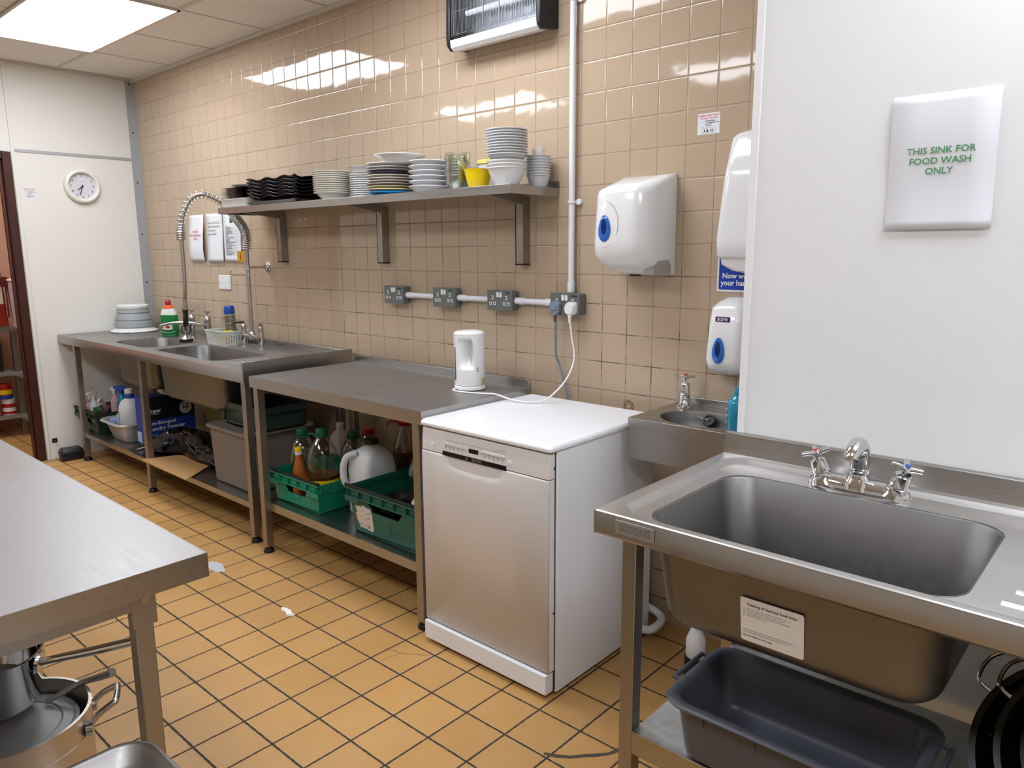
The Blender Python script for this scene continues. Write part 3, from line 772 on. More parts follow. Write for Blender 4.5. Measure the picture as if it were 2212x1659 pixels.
# ---- hand basin
t = thing('hand_basin', 'small stainless steel wall hung hand basin with oval bowl', 'basin', (-1.14, W, .755))
X0, X1, Y0, Y1, ZT = -1.371, -.895, 2.131, 2.44, .9
EC = (-1.165, 2.268, .148, .118)
b = B(); b.sheet([(X0, Y0), (X1, Y0), (X1, Y1+.03), (X0, Y1+.03)], [ell(*EC, 48)], ZT); b.o('rim_top', 'steel', t)
b = B()
b.box(X0-.001, X1, Y0-.001, Y0+.001, .872, .8996); b.box(X0-.001, X0+.001, Y0+.001, W-.001, .872, .8996); b.o('edge_lip', 'steel', t, bevel=.0008)
b = B()
b.box(X0+.003, X1-.003, Y0+.004, Y0+.006, .757, .873); b.box(X0+.003, X0+.005, Y0+.006, W-.001, .757, .873); b.o('apron', 'steel', t)
b = B(); b.loft([[(x, y, z) for x, y in ell(EC[0], EC[1], EC[2]*k, EC[3]*k, 48)] for k, z in ((1, ZT), (.985, ZT-.004), (.95, ZT-.03), (.86, ZT-.07), (.66, ZT-.098), (.4, ZT-.108), (.1, ZT-.11))], False); b.o('bowl', 'steelbowl', t, smooth=60)
B().box(X0+.05, X1, W-.012, W-.001, ZT, .928).o('back_upstand', 'steel', t, bevel=.002)
b = B(); b.tube([(-1.27, W-.03, .76), (-1.27, W-.03, .60), (-1.27, W-.03, .2)], .011, seg=10); b.cyl((-1.27, W-.03, .70), (-1.27, W-.03, .735), .017, seg=12); b.cyl((-1.27, W-.03, .63), (-1.27, W-.03, .67), .015, seg=6)
b.o('supply_pipe', 'dullchrome', t)

def cross_head(b, c, r, mt, arms=4, th=.0042):
    for k in range(arms):
        a = 2*PI*k/arms+.4
        p = [mt @ Vector((r0*math.cos(a), r0*math.sin(a), z)) for r0, z in ((.2*r, 0), (.6*r, .003), (r, .004))]
        b.tube(p, [th*1.25, th*1.05, th], seg=8)
    b.lathe([(.009, -.008), (.010, 0), (.009, .006), (.004, .009)], (0, 0, 0), 16, mtx=mt)
t = thing('basin_tap', 'chrome pillar tap on the hand basin by the tiles', 'tap', (-1.305, 2.40, .9))
c = (-1.305, 2.398)
b = B(); b.lathe([(.03, .9), (.03, .905), (.021, .912), (.019, .93), (.02, .945)], (*c, 0), 24)
b.tube([(c[0], c[1], .925), (c[0]+.02, c[1]-.03, .933), (c[0]+.035, c[1]-.055, .932), (c[0]+.038, c[1]-.06, .918)], [.015, .013, .012, .011], seg=12, smooth=4); b.o('body', 'chrome', t)
B().lathe([(.0205, .945), (.0205, .951), (.0185, .953), (.018, .985), (.014, .992), (.005, .994), (.005, 1.01)], (*c, 0), 24).o('valve', 'chrome', t)
b = B(); cross_head(b, c, .036, Matrix.Translation((*c, 1.012))); h = b.o('cross_handle', 'chrome', t)
B().cyl((*c, 1.019), (*c, 1.0225), .007, seg=14).o('hot_mark', 'red', h)
t = thing('basin_plug', 'black rubber basin plug hanging on its chain in the basin', 'plug', (-1.17, 2.36, .87))
pm = Matrix.Translation((-1.186, 2.362, .874)) @ Matrix.Rotation(math.radians(52), 4, 'X')
B().lathe([(.0195, -.006), (.022, 0), (.0235, .004), (.022, .007), (.017, .007), (.015, .004), (.0, .004)], (0, 0, 0), 24, mtx=pm).o('stopper', 'rubber', t)
B().tube([pm @ Vector((r*math.cos(a), r*math.sin(a), .007)) for r, a in ((.008, 0), (.008, 2), (.008, 4))], .0012, seg=5, closed=True).o('ring', 'chrome', t)
b = B(); p0, p1 = Vector((-1.285, 2.375, .912)), pm @ Vector((0, 0, .008))
pts = [p0.lerp(p1, i/26)+Vector((0, 0, -.012*math.sin(PI*i/26)+(.006 if i % 2 else 0)*.0)) for i in range(27)]
for i in range(26): b.lathe([(.0002, -.0016), (.0016, 0), (.0002, .0016)], pts[i], 6)
b.o('chain', 'dullchrome', t)
t = thing('soap_bottle', 'blue bottle standing on the hand basin beside the partition', 'bottle', (-.998, 2.19, .9))
c = (-.998, 2.172)
B().lathe([(.028, .9), (.031, .904), (.031, .985), (.027, 1.0), (.016, 1.012), (.012, 1.016)], (*c, 0), 28).o('body', 'bluegel', t)
B().lathe([(.013, 1.015), (.013, 1.032), (.006, 1.034), (.006, 1.045)], (*c, 0), 16).o('pump', 'bluegel', t)
lbm = B(); n = 14
def onb(a, z, d=.0312): return (c[0]+d*math.cos(a), c[1]+d*math.sin(a), z)
lbm.loft([[onb(math.radians(228)+.28*math.cos(k*PI/8), .975+.0115*math.sin(k*PI/8)) for k in range(16)]], True, False)
lo = lbm.o('logo_oval', 'navy', t)
aa = math.radians(222); xd = (-math.sin(aa), math.cos(aa), 0)
for s_, z, sz in (('nge', .975, .008), ('ANCED', .955, .007), ('7', .93, .02), ('hand wash', .911, .004)):
    text(t, s_, sz, onb(aa, z, .0322), xd, WZ, 'inkwhite', bold=.01)

# ---- big single sink
t = thing('single_bowl_sink', 'large stainless steel single bowl sink unit under the paper sign', 'sink unit', (-.1, 1.62, 0))
X0, X1, Y0, Y1, ZT, ZI = -.922, 1.05, 1.302, 1.945, .9, .888
RB = (-.83, -.212, 1.345, 1.80)
b = B()
b.loft([L3(rr(X0, X1, Y0, Y1, .006, 8), ZT-.002), L3(rr(X0+.003, X1-.003, Y0+.003, Y1-.003, .006, 8), ZT), L3(rr(X0+.034, X1-.03, Y0+.022, Y1-.036, .06, 8), ZT), L3(rr(X0+.039, X1-.035, Y0+.026, Y1-.041, .058, 8), ZT-.002), L3(rr(X0+.053, X1-.049, Y0+.033, Y1-.055, .052, 8), ZI+.001), L3(rr(X0+.058, X1-.054, Y0+.035, Y1-.060, .05, 8), ZI)], False, False)
b.sheet(rr(X0+.058, X1-.054, Y0+.035, Y1-.060, .05, 8), [rr(*RB, .07, 10)], ZI)
b.o('worktop', 'steelbright', t, smooth=30)
b = B(); b.prism([(Y0+.002, ZT-.002), (Y0, ZT-.006), (Y0-.001, ZT-.05), (Y0+.004, ZT-.056), (Y0+.02, ZT-.056), (Y0+.02, ZT-.054), (Y0+.005, ZT-.053), (Y0+.002, ZT-.05)], X0+.001, X1)
ap = b.o('front_apron', 'steel', t)
B().box(X0, X0+.002, Y0, Y1, ZT-.055, ZT-.002).o('end_apron', 'steel', t)
b = B(); b.prism([(Y1-.016, ZT-.001), (Y1-.014, ZT+.01), (Y1-.01, ZT+.056), (Y1-.004, ZT+.06), (Y1+.003, ZT+.06), (Y1+.003, ZT-.01)], X0+.001, X1); b.o('back_upstand', 'steel', t)
bowl(B(), *RB, ZI, .640, .075, .04, .028, .05, 10).o('bowl', 'steelbowl', t, smooth=60, solid=.0015, off=0)
for i in range(7):
    y = 1.40+i*.062; B().prism([(y-.013, ZI-.0005), (y-.003, ZI+.0045), (y+.003, ZI+.0045), (y+.013, ZI-.0005)], -.165+.012*i, .85).o('drainer_ridge', 'steelbright', t, smooth=30)
pl = B().box(-.863, -.766, Y0-.0035, Y0-.001, .860, .8905).o('name_plate', 'platefix', t, bevel=.001)
text(pl, 'SISSONS', .0235, (-.8145, Y0-.0037, .875), WX, WZ, 'plateink', bold=.01, xs=.93)
for x in (-.862, .95):
    for y in (1.355, 1.88): B().box(x-.018, x+.018, y, y+.036, 0, ZT-.054).o('leg', 'steelv', t, bevel=.002)
b = B(); b.box(-.845, .94, 1.362, 1.91, .353, .356); b.o('undershelf', 'zinc', t)
b = B(); b.box(-.845, .94, 1.357, 1.362, .300, .357); b.o('shelf_lip', 'steel', t, bevel=.0008)
# care label follows the sloping bowl front
lab = B(); yl = lambda z: RB[2]+.028*(ZI-z)/(ZI-.69)-.0022
o_ = rr(-.598, -.469, .677, .776, .005, 4)
lab.loft([[(x, yl(z), z) for x, z in o_], [(x, yl(z)-.0006, z) for x, z in o_]])
lab = lab.o('care_label', 'label', t)
nrm = Vector((0, -1, -.138)).normalized(); up = Vector((0, -.028/.2035, 1)).normalized()
def onl(x, z): return (x, yl(z)-.0007, z)
text(lab, 'Cleaning of Stainless Steel Sinks', .0088, onl(-.5335, .7625), WX, up, 'ink', bold=.012, xs=.90)
for i, s_ in enumerate(('DO   Wash down daily with soapy water and rinse with clean water', 'DO   Use nylon or soft bristle brushes to clean the surface', 'DO   Remove immediately any discolouration with a cream cleaner', 'DO   Polish with a soft dry cloth')):
    text(lab, s_, .0039, onl(-.593, .7525-.0052*i), WX, up, 'ink', 'LEFT', xs=.92)
for i, s_ in enumerate(('If you require further advice on the cleaning of the product please contact', 'W. & G. Sissons Ltd, Calver Mill, Calver, Near Sheffield S30 1XA')):
    text(lab, s_, .0038, onl(-.593, .704-.0052*i), WX, up, 'ink', 'LEFT', xs=.9)
text(lab, 'DO NOT REMOVE THIS LABEL', .0048, onl(-.593, .690), WX, up, 'ink', 'LEFT', bold=.01, xs=.95)

# mixer tap of the big sink
t = thing('sink_mixer_tap', 'chrome mixer tap with red and blue cross handles on the big sink', 'tap', (-.53, 1.85, ZI))
yt = 1.842
b = B(); Ls = []
for z, sx, sy, q in ((0, 1, 1, 0), (.008, 1.0, 1.0, 0), (.018, .97, .92, 0), (.028, .88, .74, 0), (.034, .72, .45, 0)):
    Ls.append([(-.53+.118*sx*math.copysign(abs(math.cos(a))**.75, math.cos(a)), yt+.029*sy*math.copysign(abs(math.sin(a))**.8, math.sin(a)), ZI+z) for a in [2*PI*i/40 for i in range(40)]])
b.loft(Ls); b.o('base', 'chrome', t, smooth=60)
b = B(); b.lathe([(.036, .010), (.032, .026), (.026, .036), (.0225, .046), (.0225, .055), (.0238, .056), (.0238, .060), (.0215, .061), (.0215, .085)], (-.53, yt, ZI), 28)
b.tube([(-.53, yt, ZI+.08), (-.53, yt-.001, ZI+.100), (-.53, yt-.012, ZI+.116), (-.53, yt-.033, ZI+.120), (-.53, yt-.058, ZI+.111), (-.53, yt-.070, ZI+.095)], [.0215, .0215, .0212, .020, .018, .016], seg=16, smooth=5)
b.o('spout', 'chrome', t, smooth=60)
for sx, m_ in ((-1, 'red'), (1, 'blue')):
    base = Vector((-.53+sx*.08, yt, ZI+.012)); mt = Matrix.Translation(base) @ Matrix.Rotation(sx*math.radians(-17 if sx < 0 else 17)*(-1 if sx < 0 else 1), 4, 'Y') @ Matrix.Rotation(math.radians(12), 4, 'X')
    mt = Matrix.Translation(base) @ Matrix.Rotation(math.radians(20)*sx, 4, 'Y') @ Matrix.Rotation(math.radians(10), 4, 'X')
    if sx < 0: mt = Matrix.Translation(base) @ Matrix.Rotation(math.radians(-16), 4, 'Y') @ Matrix.Rotation(math.radians(10), 4, 'X')
    v = B().lathe([(.034, 0), (.028, .010), (.0225, .018), (.0215, .024), (.0225, .025), (.0225, .029), (.0208, .031), (.0178, .056), (.012, .059), (.0055, .060), (.0055, .072)], (0, 0, 0), 24, mtx=mt).o('valve', 'chrome', t, smooth=45)
    b = B(); cross_head(b, None, .033, mt @ Matrix.Translation((0, 0, .074)), 4, .0062); h = b.o('cross_handle', 'chrome', t, smooth=60)
    B().lathe([(.0062, .081), (.0062, .0838), (.003, .0846)], (0, 0, 0), 16, mtx=mt).o('temperature_mark', m_, h)

# ---- worktable in the foreground
t = thing('work_table', 'stainless steel worktable in the left foreground with pots below', 'table', (-2.3, .27, 0))
X0, X1, Y0, Y1, ZT = -3.25, -1.34, -.09, .618, .9
B().box(X0+.0022, X1-.0022, Y0+.0022, Y1-.0022, ZT-.003, ZT).o('tabletop', 'steeltop', t)
b = B()
for q in ((X0, X1, Y1-.002, Y1), (X0, X1, Y0, Y0+.002), (X1-.002, X1, Y0+.002, Y1-.002), (X0, X0+.002, Y0+.002, Y1-.002)): b.box(*q, ZT-.048, ZT)
b.o('edge_lip', 'steel', t, bevel=.0006)
b = B(); b.box(-1.425, -1.388, Y0+.06, .531, .81, ZT-.003); b.box(-3.16, -3.12, Y0+.06, .531, .81, ZT-.003); b.box(-3.16, -1.388, .495, .531, .81, ZT-.003); b.box(-3.16, -1.388, Y0+.06, Y0+.10, .81, ZT-.003)
b.o('frame_rail', 'steelv', t)
for x in (-1.43, -3.14):
    for y in (.495, Y0+.06):
        lg = B().box(x, x+.034, y, y+.034, 0, .812).o('leg', 'steelv', t, bevel=.002)
b = B(); b.box(-1.388, -1.3865, .488, .533, .775, .852); g = b.o('corner_gusset', 'steelv', t)
B().cyl((-1.388, .511, .829), (-1.378, .511, .829), .008, seg=14).o('bolt', 'dullchrome', g)
B().box(-3.14, -1.4, Y0+.075, .56, .197, .2).o('undershelf', 'steel', t)

# ================================================================== crockery on the wall shelf
ZS = 1.7152
def lathe_solo(prof, m, name, label, cat, group, loc, seg=40, sx=1., sy=1.):
    o = B().lathe(prof, (0, 0, 0), seg, sx=sx, sy=sy).o(name, m, smooth=50)
    o.location = loc; return tag(o, label, cat, group)
def plate_prof(r, h, foot=.6, th=.004):
    return [(r*foot*.9, 0.002), (r*foot, 0), (r*foot, .003), (r*.72, .006), (r, h), (r*.995, h+th*.6), (r*.7, .006+th), (r*.2, .004+th), (0, .004+th)]
def bowl_prof(r, h, foot=.5, th=.004):
    return [(r*foot*.92, .002), (r*foot, 0), (r*foot, .005), (r*.72, h*.30), (r*.92, h*.68), (r, h-.002), (r*.995, h+.001), (r*.965, h), (r*.88, h*.66), (r*.66, h*.34), (r*.3, .01), (0, .009)]
def stack(proto_prof, m, name, cat, group, c, zs, label, seg=40, jit=.0015):
    """zs from the bottom; label(k_from_top, n)"""
    n = len(zs); first = None; out = []
    for i, z in enumerate(zs):
        loc = (c[0]+random.uniform(-jit, jit), c[1]+random.uniform(-jit, jit), z)
        lb = label(n-1-i, n)
        if first is None: first = lathe_solo(proto_prof, m, name, lb, cat, group, loc, seg); o = first
        else: o = dup(first, loc, lb, rotz=random.uniform(0, 6))
        out.append(o)
    return out
# C: cream soup bowls with wide rims right of the black platters
prof = [(.046, .002), (.05, 0), (.05, .006), (.068, .022), (.078, .0315), (.0925, .0355), (.0945, .0375), (.094, .0395), (.078, .0365), (.066, .026), (.045, .012), (0, .010)]
stack(prof, 'creamchina', 'soup_bowl', 'bowl', 'cream soup bowls', (-3.242, 2.28), [ZS+.0102*i for i in range(11)], lambda k, n: f'cream rimmed soup bowl, {nth(k)} of the stack beside black platters')
# D: side plates with a square dish on top
stack(plate_prof(.076, .012, .62), 'china', 'side_plate', 'plate', 'side plates', (-3.045, 2.335), [ZS+.0102*i for i in range(11)], lambda k, n: f'small white side plate, {nth(k)} of narrow stack behind dinner plates')
b = B(); b.loft([L3(rr(-.045, .045, -.045, .045, .012), 0), L3(rr(-.05, .05, -.05, .05, .014), .018), L3(rr(-.072, .072, -.072, .072, .014), .024), L3(rr(-.073, .073, -.073, .073, .014), .0265), L3(rr(-.048, .048, -.048, .048, .012), .021), L3(rr(-.042, .042, -.042, .042, .012), .006)])
o = b.o('square_dish', 'greychina'); o.location = (-3.05, 2.335, ZS+.128); o.rotation_euler = (0, 0, .5)
tag(o, 'square white dish with flat rim on top of side plates', 'dish')
# E: dinner plates of many colours
cols = [('#2f9be0', 'bright blue'), ('#d9c796', 'sand yellow'), ('#b5b48e', 'sage green'), ('#b49f98', 'dusky pink'), ('#cdc6b8', 'pale stone'), ('#c6beb2', 'beige rimmed'), ('#d8cfc0', 'ivory'), ('#33374a', 'dark navy'), ('#a9a7a8', 'mid grey'), ('#dcdcd6', 'off white')]
c = (-2.78, 2.28); zz = ZS; r = .112
base = None
for i, (hx, nm) in enumerate(cols):
    o = lathe_solo(plate_prof(r*(.985 if i % 3 else 1.)*(.96 if i in (0, 7) else 1), .014, .6), cmat(hx), 'dinner_plate', f'{nm} dinner plate in the tall mixed stack', 'plate', 'mixed dinner plates', (c[0]+random.uniform(-.002, .002), c[1]+random.uniform(-.002, .002), zz))
    zz += .0122
o = lathe_solo(plate_prof(.117, .017, .58), 'china', 'dinner_plate', 'wide white dinner plate just under the big pasta bowl', 'plate', 'mixed dinner plates', (c[0]+.004, c[1], zz)); zz += .016
o = lathe_solo([(.066, .002), (.07, 0), (.07, .004), (.082, .018), (.094, .026), (.119, .0335), (.1195, .037), (.092, .031), (.078, .022), (.06, .008), (0, .007)], 'china', 'pasta_bowl', 'wide white pasta bowl crowning the mixed plate stack', 'bowl', None, (-2.715, 2.28, zz+.001))
# F: pasta plates
stack([(.055, .002), (.06, 0), (.06, .004), (.076, .018), (.088, .0235), (.0915, .026), (.089, .0285), (.074, .022), (.055, .008), (0, .007)], 'greychina', 'pasta_plate', 'plate', 'deep grey white plates', (-2.520, 2.28), [ZS+.0212*i for i in range(6)], lambda k, n: f'deep grey white plate, {nth(k)} of the stack left of glass bowls')
# G: glass bowls
stack([(.022, .002), (.026, 0), (.040, .010), (.049, .03), (.0515, .060), (.0555, .0612), (.056, .0635), (.0525, .0645), (.047, .032), (.037, .013), (.02, .006), (0, .005)], 'glass', 'glass_bowl', 'bowl', 'stacked glass bowls', (-2.340, 2.28), [ZS+.0112*i for i in range(9)], lambda k, n: f'clear glass bowl, {nth(k)} of the glass stack', 32)
# yellow bowl and the pale container behind
lathe_solo([(.028, .001), (.033, 0), (.044, .02), (.052, .05), (.0575, .076), (.0585, .078), (.056, .0778), (.049, .05), (.04, .02), (.02, .008), (0, .007)], 'yellow', 'yellow_bowl', 'bright yellow plastic bowl at the front of the shelf', 'bowl', None, (-2.215, 2.275, ZS))
t = thing('plastic_container', 'white container with pale yellow rim behind the yellow bowl', 'container', (-2.275, 2.405, ZS))
B().lathe([(.036, 0), (.046, .004), (.049, .11), (.049, .112)], (-2.275, 2.405, ZS), 32).o('body', 'greychina', t)
B().lathe([(.050, .111), (.0525, .113), (.0525, .128), (.049, .1295)], (-2.275, 2.405, ZS), 32).o('rim', 'paleyellow', t)
# white bowls: three deep ones, then nine shallow ones
c = (-2.05, 2.268)
stack([(.036, .002), (.04, 0), (.052, .014), (.066, .042), (.0755, .066), (.0795, .067), (.0802, .071), (.077, .0725), (.072, .066), (.062, .042), (.048, .016), (.02, .007), (0, .006)], 'gloss', 'deep_bowl', 'bowl', 'deep white bowls', c, [ZS+.013*i for i in range(3)], lambda k, n: f'deep white bowl, {nth(k)} of three under the grey white bowl tower')
stack([(.040, .002), (.044, 0), (.056, .012), (.070, .020), (.0745, .0285), (.0815, .0292), (.0838, .0308), (.0838, .0332), (.081, .0342), (.073, .0335), (.066, .024), (.052, .015), (.02, .007), (0, .006)], 'greychina', 'shallow_bowl', 'bowl', 'grey white bowl tower', (c[0]+.001, c[1]), [ZS+.088+.0104*i for i in range(10)], lambda k, n: f'grey white bowl, {nth(k)} of the tall bowl tower')
stack([(.026, .002), (.03, 0), (.037, .014), (.043, .03), (.046, .0445), (.0505, .0452), (.0517, .0470), (.0512, .0492), (.047, .049), (.04, .03), (.03, .012), (0, .007)], 'greychina', 'small_bowl', 'bowl', 'small bowls at the shelf end', (-2.002, 2.405), [ZS+.0108*i for i in range(8)], lambda k, n: f'small white bowl, {nth(k)} of the stack at the right shelf end')
lathe_solo([(.02, 0), (.024, .002), (.026, .03), (.0255, .032), (.022, .03), (.02, .004), (0, .003)], 'creamchina', 'ramekin', 'little cream pot on top of the small bowls at shelf end', 'pot', None, (-2.005, 2.41, ZS+.0108*7+.0485), 24)
# A: oval dish, square black plates, white plate
b = B(); b.loft([L3(rr(-.145, .145, -.105, .105, .03), 0), L3(rr(-.155, .155, -.115, .115, .04), .012), L3(rr(-.162, .162, -.122, .122, .045), .042), L3(rr(-.166, .166, -.126, .126, .045), .045), L3(rr(-.164, .164, -.124, .124, .045), .047), L3(rr(-.155, .155, -.115, .115, .04), .042), L3(rr(-.148, .148, -.108, .108, .035), .014), L3(rr(-.14, .14, -.1, .1, .03), .005)])
o = b.o('serving_dish', 'creamchina', smooth=50); o.location = (-4.098, 2.318, ZS); tag(o, 'long white serving dish under the square black plates', 'dish')
def square_plate():
    b = B(); h = .117
    b.loft([L3(rr(-.07, .07, -.07, .07, .008), 0), L3(rr(-.075, .075, -.075, .075, .01), .002), L3(rr(-h, h, -h, h, .006), .009), L3(rr(-h, h, -h, h, .006), .0115), L3(rr(-.075, .075, -.075, .075, .01), .0045)])
    return b.o('square_plate', 'blackgloss', smooth=40)
f = None
for i in range(6):
    loc = (-4.105+random.uniform(-.004, .004), 2.318+random.uniform(-.003, .003), ZS+.043+.0112*i); lb = f'square black plate, {nth(5-i)} of six on the white dish'
    if f is None: f = square_plate(); f.location = loc; tag(f, lb, 'plate', 'square black plates')
    else: dup(f, loc, lb, random.uniform(-.03, .03))
lathe_solo([(.06, .0), (.075, .002), (.115, .0125), (.117, .0165), (.075, .008), (0, .006)], 'china', 'oval_plate', 'single white oval plate on top of the square black plates', 'plate', None, (-4.085, 2.318, ZS+.043+.0112*5+.0120), 40, 1.0, .95)
# B: flat tray and wavy platters
b = B(); b.loft([L3(rr(-.235, .235, -.125, .125, .02), 0), L3(rr(-.25, .25, -.136, .136, .025), .016), L3(rr(-.252, .252, -.138, .138, .025), .018), L3(rr(-.24, .24, -.126, .126, .022), .012), L3(rr(-.23, .23, -.118, .118, .02), .004)])
o = b.o('serving_tray', cmat('#3b2c28'), smooth=45); o.location = (-3.668, 2.318, ZS); tag(o, 'flat dark brown tray under the wavy black platters', 'tray')
def wavy():
    b = B(); nx, ny = 40, 12; hx, hy = .243, .128
    g = []
    for j in range(ny+1):
        row = []
        for i in range(nx+1):
            u, v = i/nx*2-1, j/ny*2-1
            e = max(abs(u)**5, abs(v)**5)
            z = .006+e*(.018+.0062*math.cos(u*hx*38+1.0)*(1 if abs(v) > .55 else 0)+.004*math.cos(v*hy*40))
            z += .010*(abs(u)**7)*(abs(v)**7)
            row.append(b.bm.verts.new((u*hx, v*hy, z)))
        g.append(row)
    for r0, r1 in zip(g, g[1:]):
        for i in range(nx): b.face([r0[i], r0[i+1], r1[i+1], r1[i]])
    return b.o('wavy_platter', 'blackgloss', smooth=60, solid=.0035, off=-1)
f = None
for i in range(6):
    loc = (-3.668+random.uniform(-.004, .004), 2.316+random.uniform(-.003, .003), ZS+.017+.0182*i); lb = f'black wavy edged platter, {nth(5-i)} of the platter stack'
    if f is None: f = wavy(); f.location = loc; tag(f, lb, 'platter', 'black wavy platters')
    else: dup(f, loc, lb, random.uniform(-.012, .012))

# ================================================================== on the corner sink
ZT = .892
t = thing('collapsible_bowl_stack', 'grey and white collapsible containers upside down on white lid', 'container', (-5.725, 2.235, ZT))
c = (-5.735, 2.24, ZT)
B().lathe([(.14, .0035), (.157, .004), (.160, .010), (.152, .016), (.135, .020), (.125, .034), (.12, .036)], c, 44).o('base_lid', 'white', t, smooth=45)
B().lathe([(.124, .036), (.132, .040), (.131, .046), (.126, .075), (.12, .082), (.119, .088), (.124, .092), (.121, .098), (.113, .128), (.107, .135), (.106, .140), (.111, .144), (.109, .150), (.104, .170), (.103, .172)], c, 44).o('folding_wall', 'greyrubber', t, smooth=30)
B().lathe([(.1045, .171), (.1075, .174), (.1075, .192), (.102, .197), (.095, .199)], c, 44).o('rim', 'white', t, smooth=45)
t = thing('detergent_bottle', 'green washing up liquid bottle with red cap behind the sink', 'bottle', (-5.19, 2.262, ZT))
c = (-5.19, 2.262); rz = Matrix.Translation((*c, ZT)) @ Matrix.Rotation(math.radians(42), 4, 'Z')
def bot(b, lv, n=28):
    return b.loft([[rz @ Vector((rx*math.copysign(abs(math.cos(a))**.8, math.cos(a)), ry*math.copysign(abs(math.sin(a))**.8, math.sin(a)), z)) for a in [2*PI*i/n for i in range(n)]] for z, rx, ry in lv])
bot(B(), [(0, .05, .03), (.006, .056, .034), (.05, .058, .036), (.10, .06, .036), (.145, .058, .035), (.15, .056, .034)]).o('body', 'deterg', t)
bot(B(), [(.15, .054, .033), (.175, .048, .030), (.20, .03, .024), (.212, .02, .018)]).o('neck', 'frost', t)
bot(B(), [(.192, .034, .027), (.21, .030, .025), (.215, .022, .022)]).o('collar', 'orange', t)
bot(B(), [(.215, .017, .017), (.23, .017, .017), (.233, .02, .02), (.243, .018, .018), (.255, .006, .006)]).o('cap', 'red', t)
b = B()
for dx, dz, rx_, rz_ in ((0, .06, .036, .014), (-.018, .075, .016, .012), (.02, .08, .014, .016)):
    b.loft([[rz @ Vector((dx+rx_*math.cos(a), -.0375, dz+rz_*math.sin(a))) for a in [2*PI*i/18 for i in range(18)]], [rz @ Vector((dx+rx_*math.cos(a)*.9, -.0385, dz+rz_*math.sin(a)*.9)) for a in [2*PI*i/18 for i in range(18)]]])
o = b.o('picture_label', 'label', t)
b = B(); b.loft([[rz @ Vector((.002+.016*math.cos(a), -.0388, .068+.008*math.sin(a))) for a in [2*PI*i/16 for i in range(16)]], [rz @ Vector((.002+.015*math.cos(a), -.0393, .068+.007*math.sin(a))) for a in [2*PI*i/16 for i in range(16)]]]); b.o('red_mark', 'red', o)
b = B(); b.tube([rz @ Vector((-.045+.009*i, -.0375, .04-.012*math.sin(i/10*PI))) for i in range(11)], .0015, seg=5); b.o('white_swirl', 'label', t)

# left bridge tap
t = thing('bridge_tap', 'chrome bridge tap with T handles over the left bowl', 'tap', (-4.83, 2.31, ZT))
b = B()
xa, xb, yt = -4.955, -4.735, 2.31
for x in (xa, xb):
    b.lathe([(.024, 0), (.024, .006), (.013, .012), (.012, .06), (.016, .075), (.022, .085), (.024, .11), (.022, .125), (.024, .13), (.022, .15), (.012, .162), (.006, .165), (.006, .185)], (x, yt, ZT), 20)
b.cyl((xa, yt, ZT+.098), (xb, yt, ZT+.098), .011, seg=14); b.o('body', 'dullchrome', t)
for x in (xa, xb):
    b = B(); b.cyl((x-.032, yt-.005, ZT+.19), (x+.032, yt+.005, ZT+.19), .0055, seg=10); b.lathe([(.008, .18), (.009, .19), (.006, .2)], (x, yt, ZT), 12); b.o('tee_handle', 'dullchrome', t)
B().tube([(-4.85, yt, ZT+.098), (-4.87, yt-.03, ZT+.11), (-4.93, yt-.12, ZT+.115), (-4.985, yt-.19, ZT+.10), (-4.99, yt-.195, ZT+.075)], .010, seg=12, smooth=5).o('spout', 'dullchrome', t)

# pre rinse spray tap
t = thing('pre_rinse_tap', 'tall chrome pre rinse spray tap arching over the corner sink', 'tap', (-4.15, 2.30, ZT))
b = B(); xa, xb, yt = -4.248, -4.050, 2.295
for x in (xa, xb):
    b.lathe([(.026, 0), (.026, .006), (.014, .012), (.013, .03), (.02, .045), (.021, .09), (.016, .105), (.018, .115), (.018, .135), (.012, .145)], (x, yt, ZT), 20)
b.cyl((xa, yt, ZT+.07), (xb, yt, ZT+.07), .013, seg=14); b.lathe([(.02, .055), (.021, .09), (.016, .1), (.012, .105)], (-4.149, yt, ZT), 18)
b.o('mixer_body', 'dullchrome', t)
for x, a in ((xa, 2.6), (xb, .3)):
    B().tube([(x, yt, ZT+.148), (x+.02*math.cos(a), yt-.01*abs(math.sin(a)), ZT+.152), (x+.05*math.cos(a), yt-.045, ZT+.15)], [.01, .008, .006], seg=10).o('lever', 'black' if a > 1 else 'dullchrome', t)
RX, RY = -4.149, 2.295
B().cyl((RX, RY, ZT+.1), (RX, RY, 1.475), .0118, seg=14).o('riser_pipe', 'dullchrome', t)
b = B(); b.cyl((RX, RY, 1.374), (-4.225, W-.012, 1.374), .009, seg=12); b.cyl((RX, RY, 1.36), (RX, RY, 1.388), .015, seg=14); b.lathe([(.034, 0), (.034, .004), (.02, .012), (.012, .03)], (0, 0, 0), 24, mtx=Matrix.Translation((-4.225, W, 1.374)) @ Matrix.Rotation(PI/2, 4, 'X'))
b.o('wall_bracket', 'chrome', t)
b = B(); b.cyl((RX, RY, 1.325), (RX, RY, 1.338), .014, seg=12); b.tube([(RX, RY, 1.331), (RX-.045, RY-.03, 1.331), (RX-.085, RY-.055, 1.332), (RX-.098, RY-.063, 1.343), (RX-.088, RY-.057, 1.356)], .0042, seg=8, smooth=3); b.o('hose_hook', 'chrome', t)
arc = [(RX, RY, 1.475), (-4.152, 2.300, 1.53), (-4.168, 2.306, 1.572), (-4.203, 2.307, 1.617), (-4.246, 2.300, 1.657), (-4.274, 2.285, 1.700), (-4.294, 2.264, 1.735), (-4.327, 2.222, 1.775), (-4.368, 2.16, 1.801), (-4.41, 2.105, 1.77), (-4.435, 2.067, 1.685), (-4.44, 2.055, 1.62), (-4.437, 2.045, 1.57)]
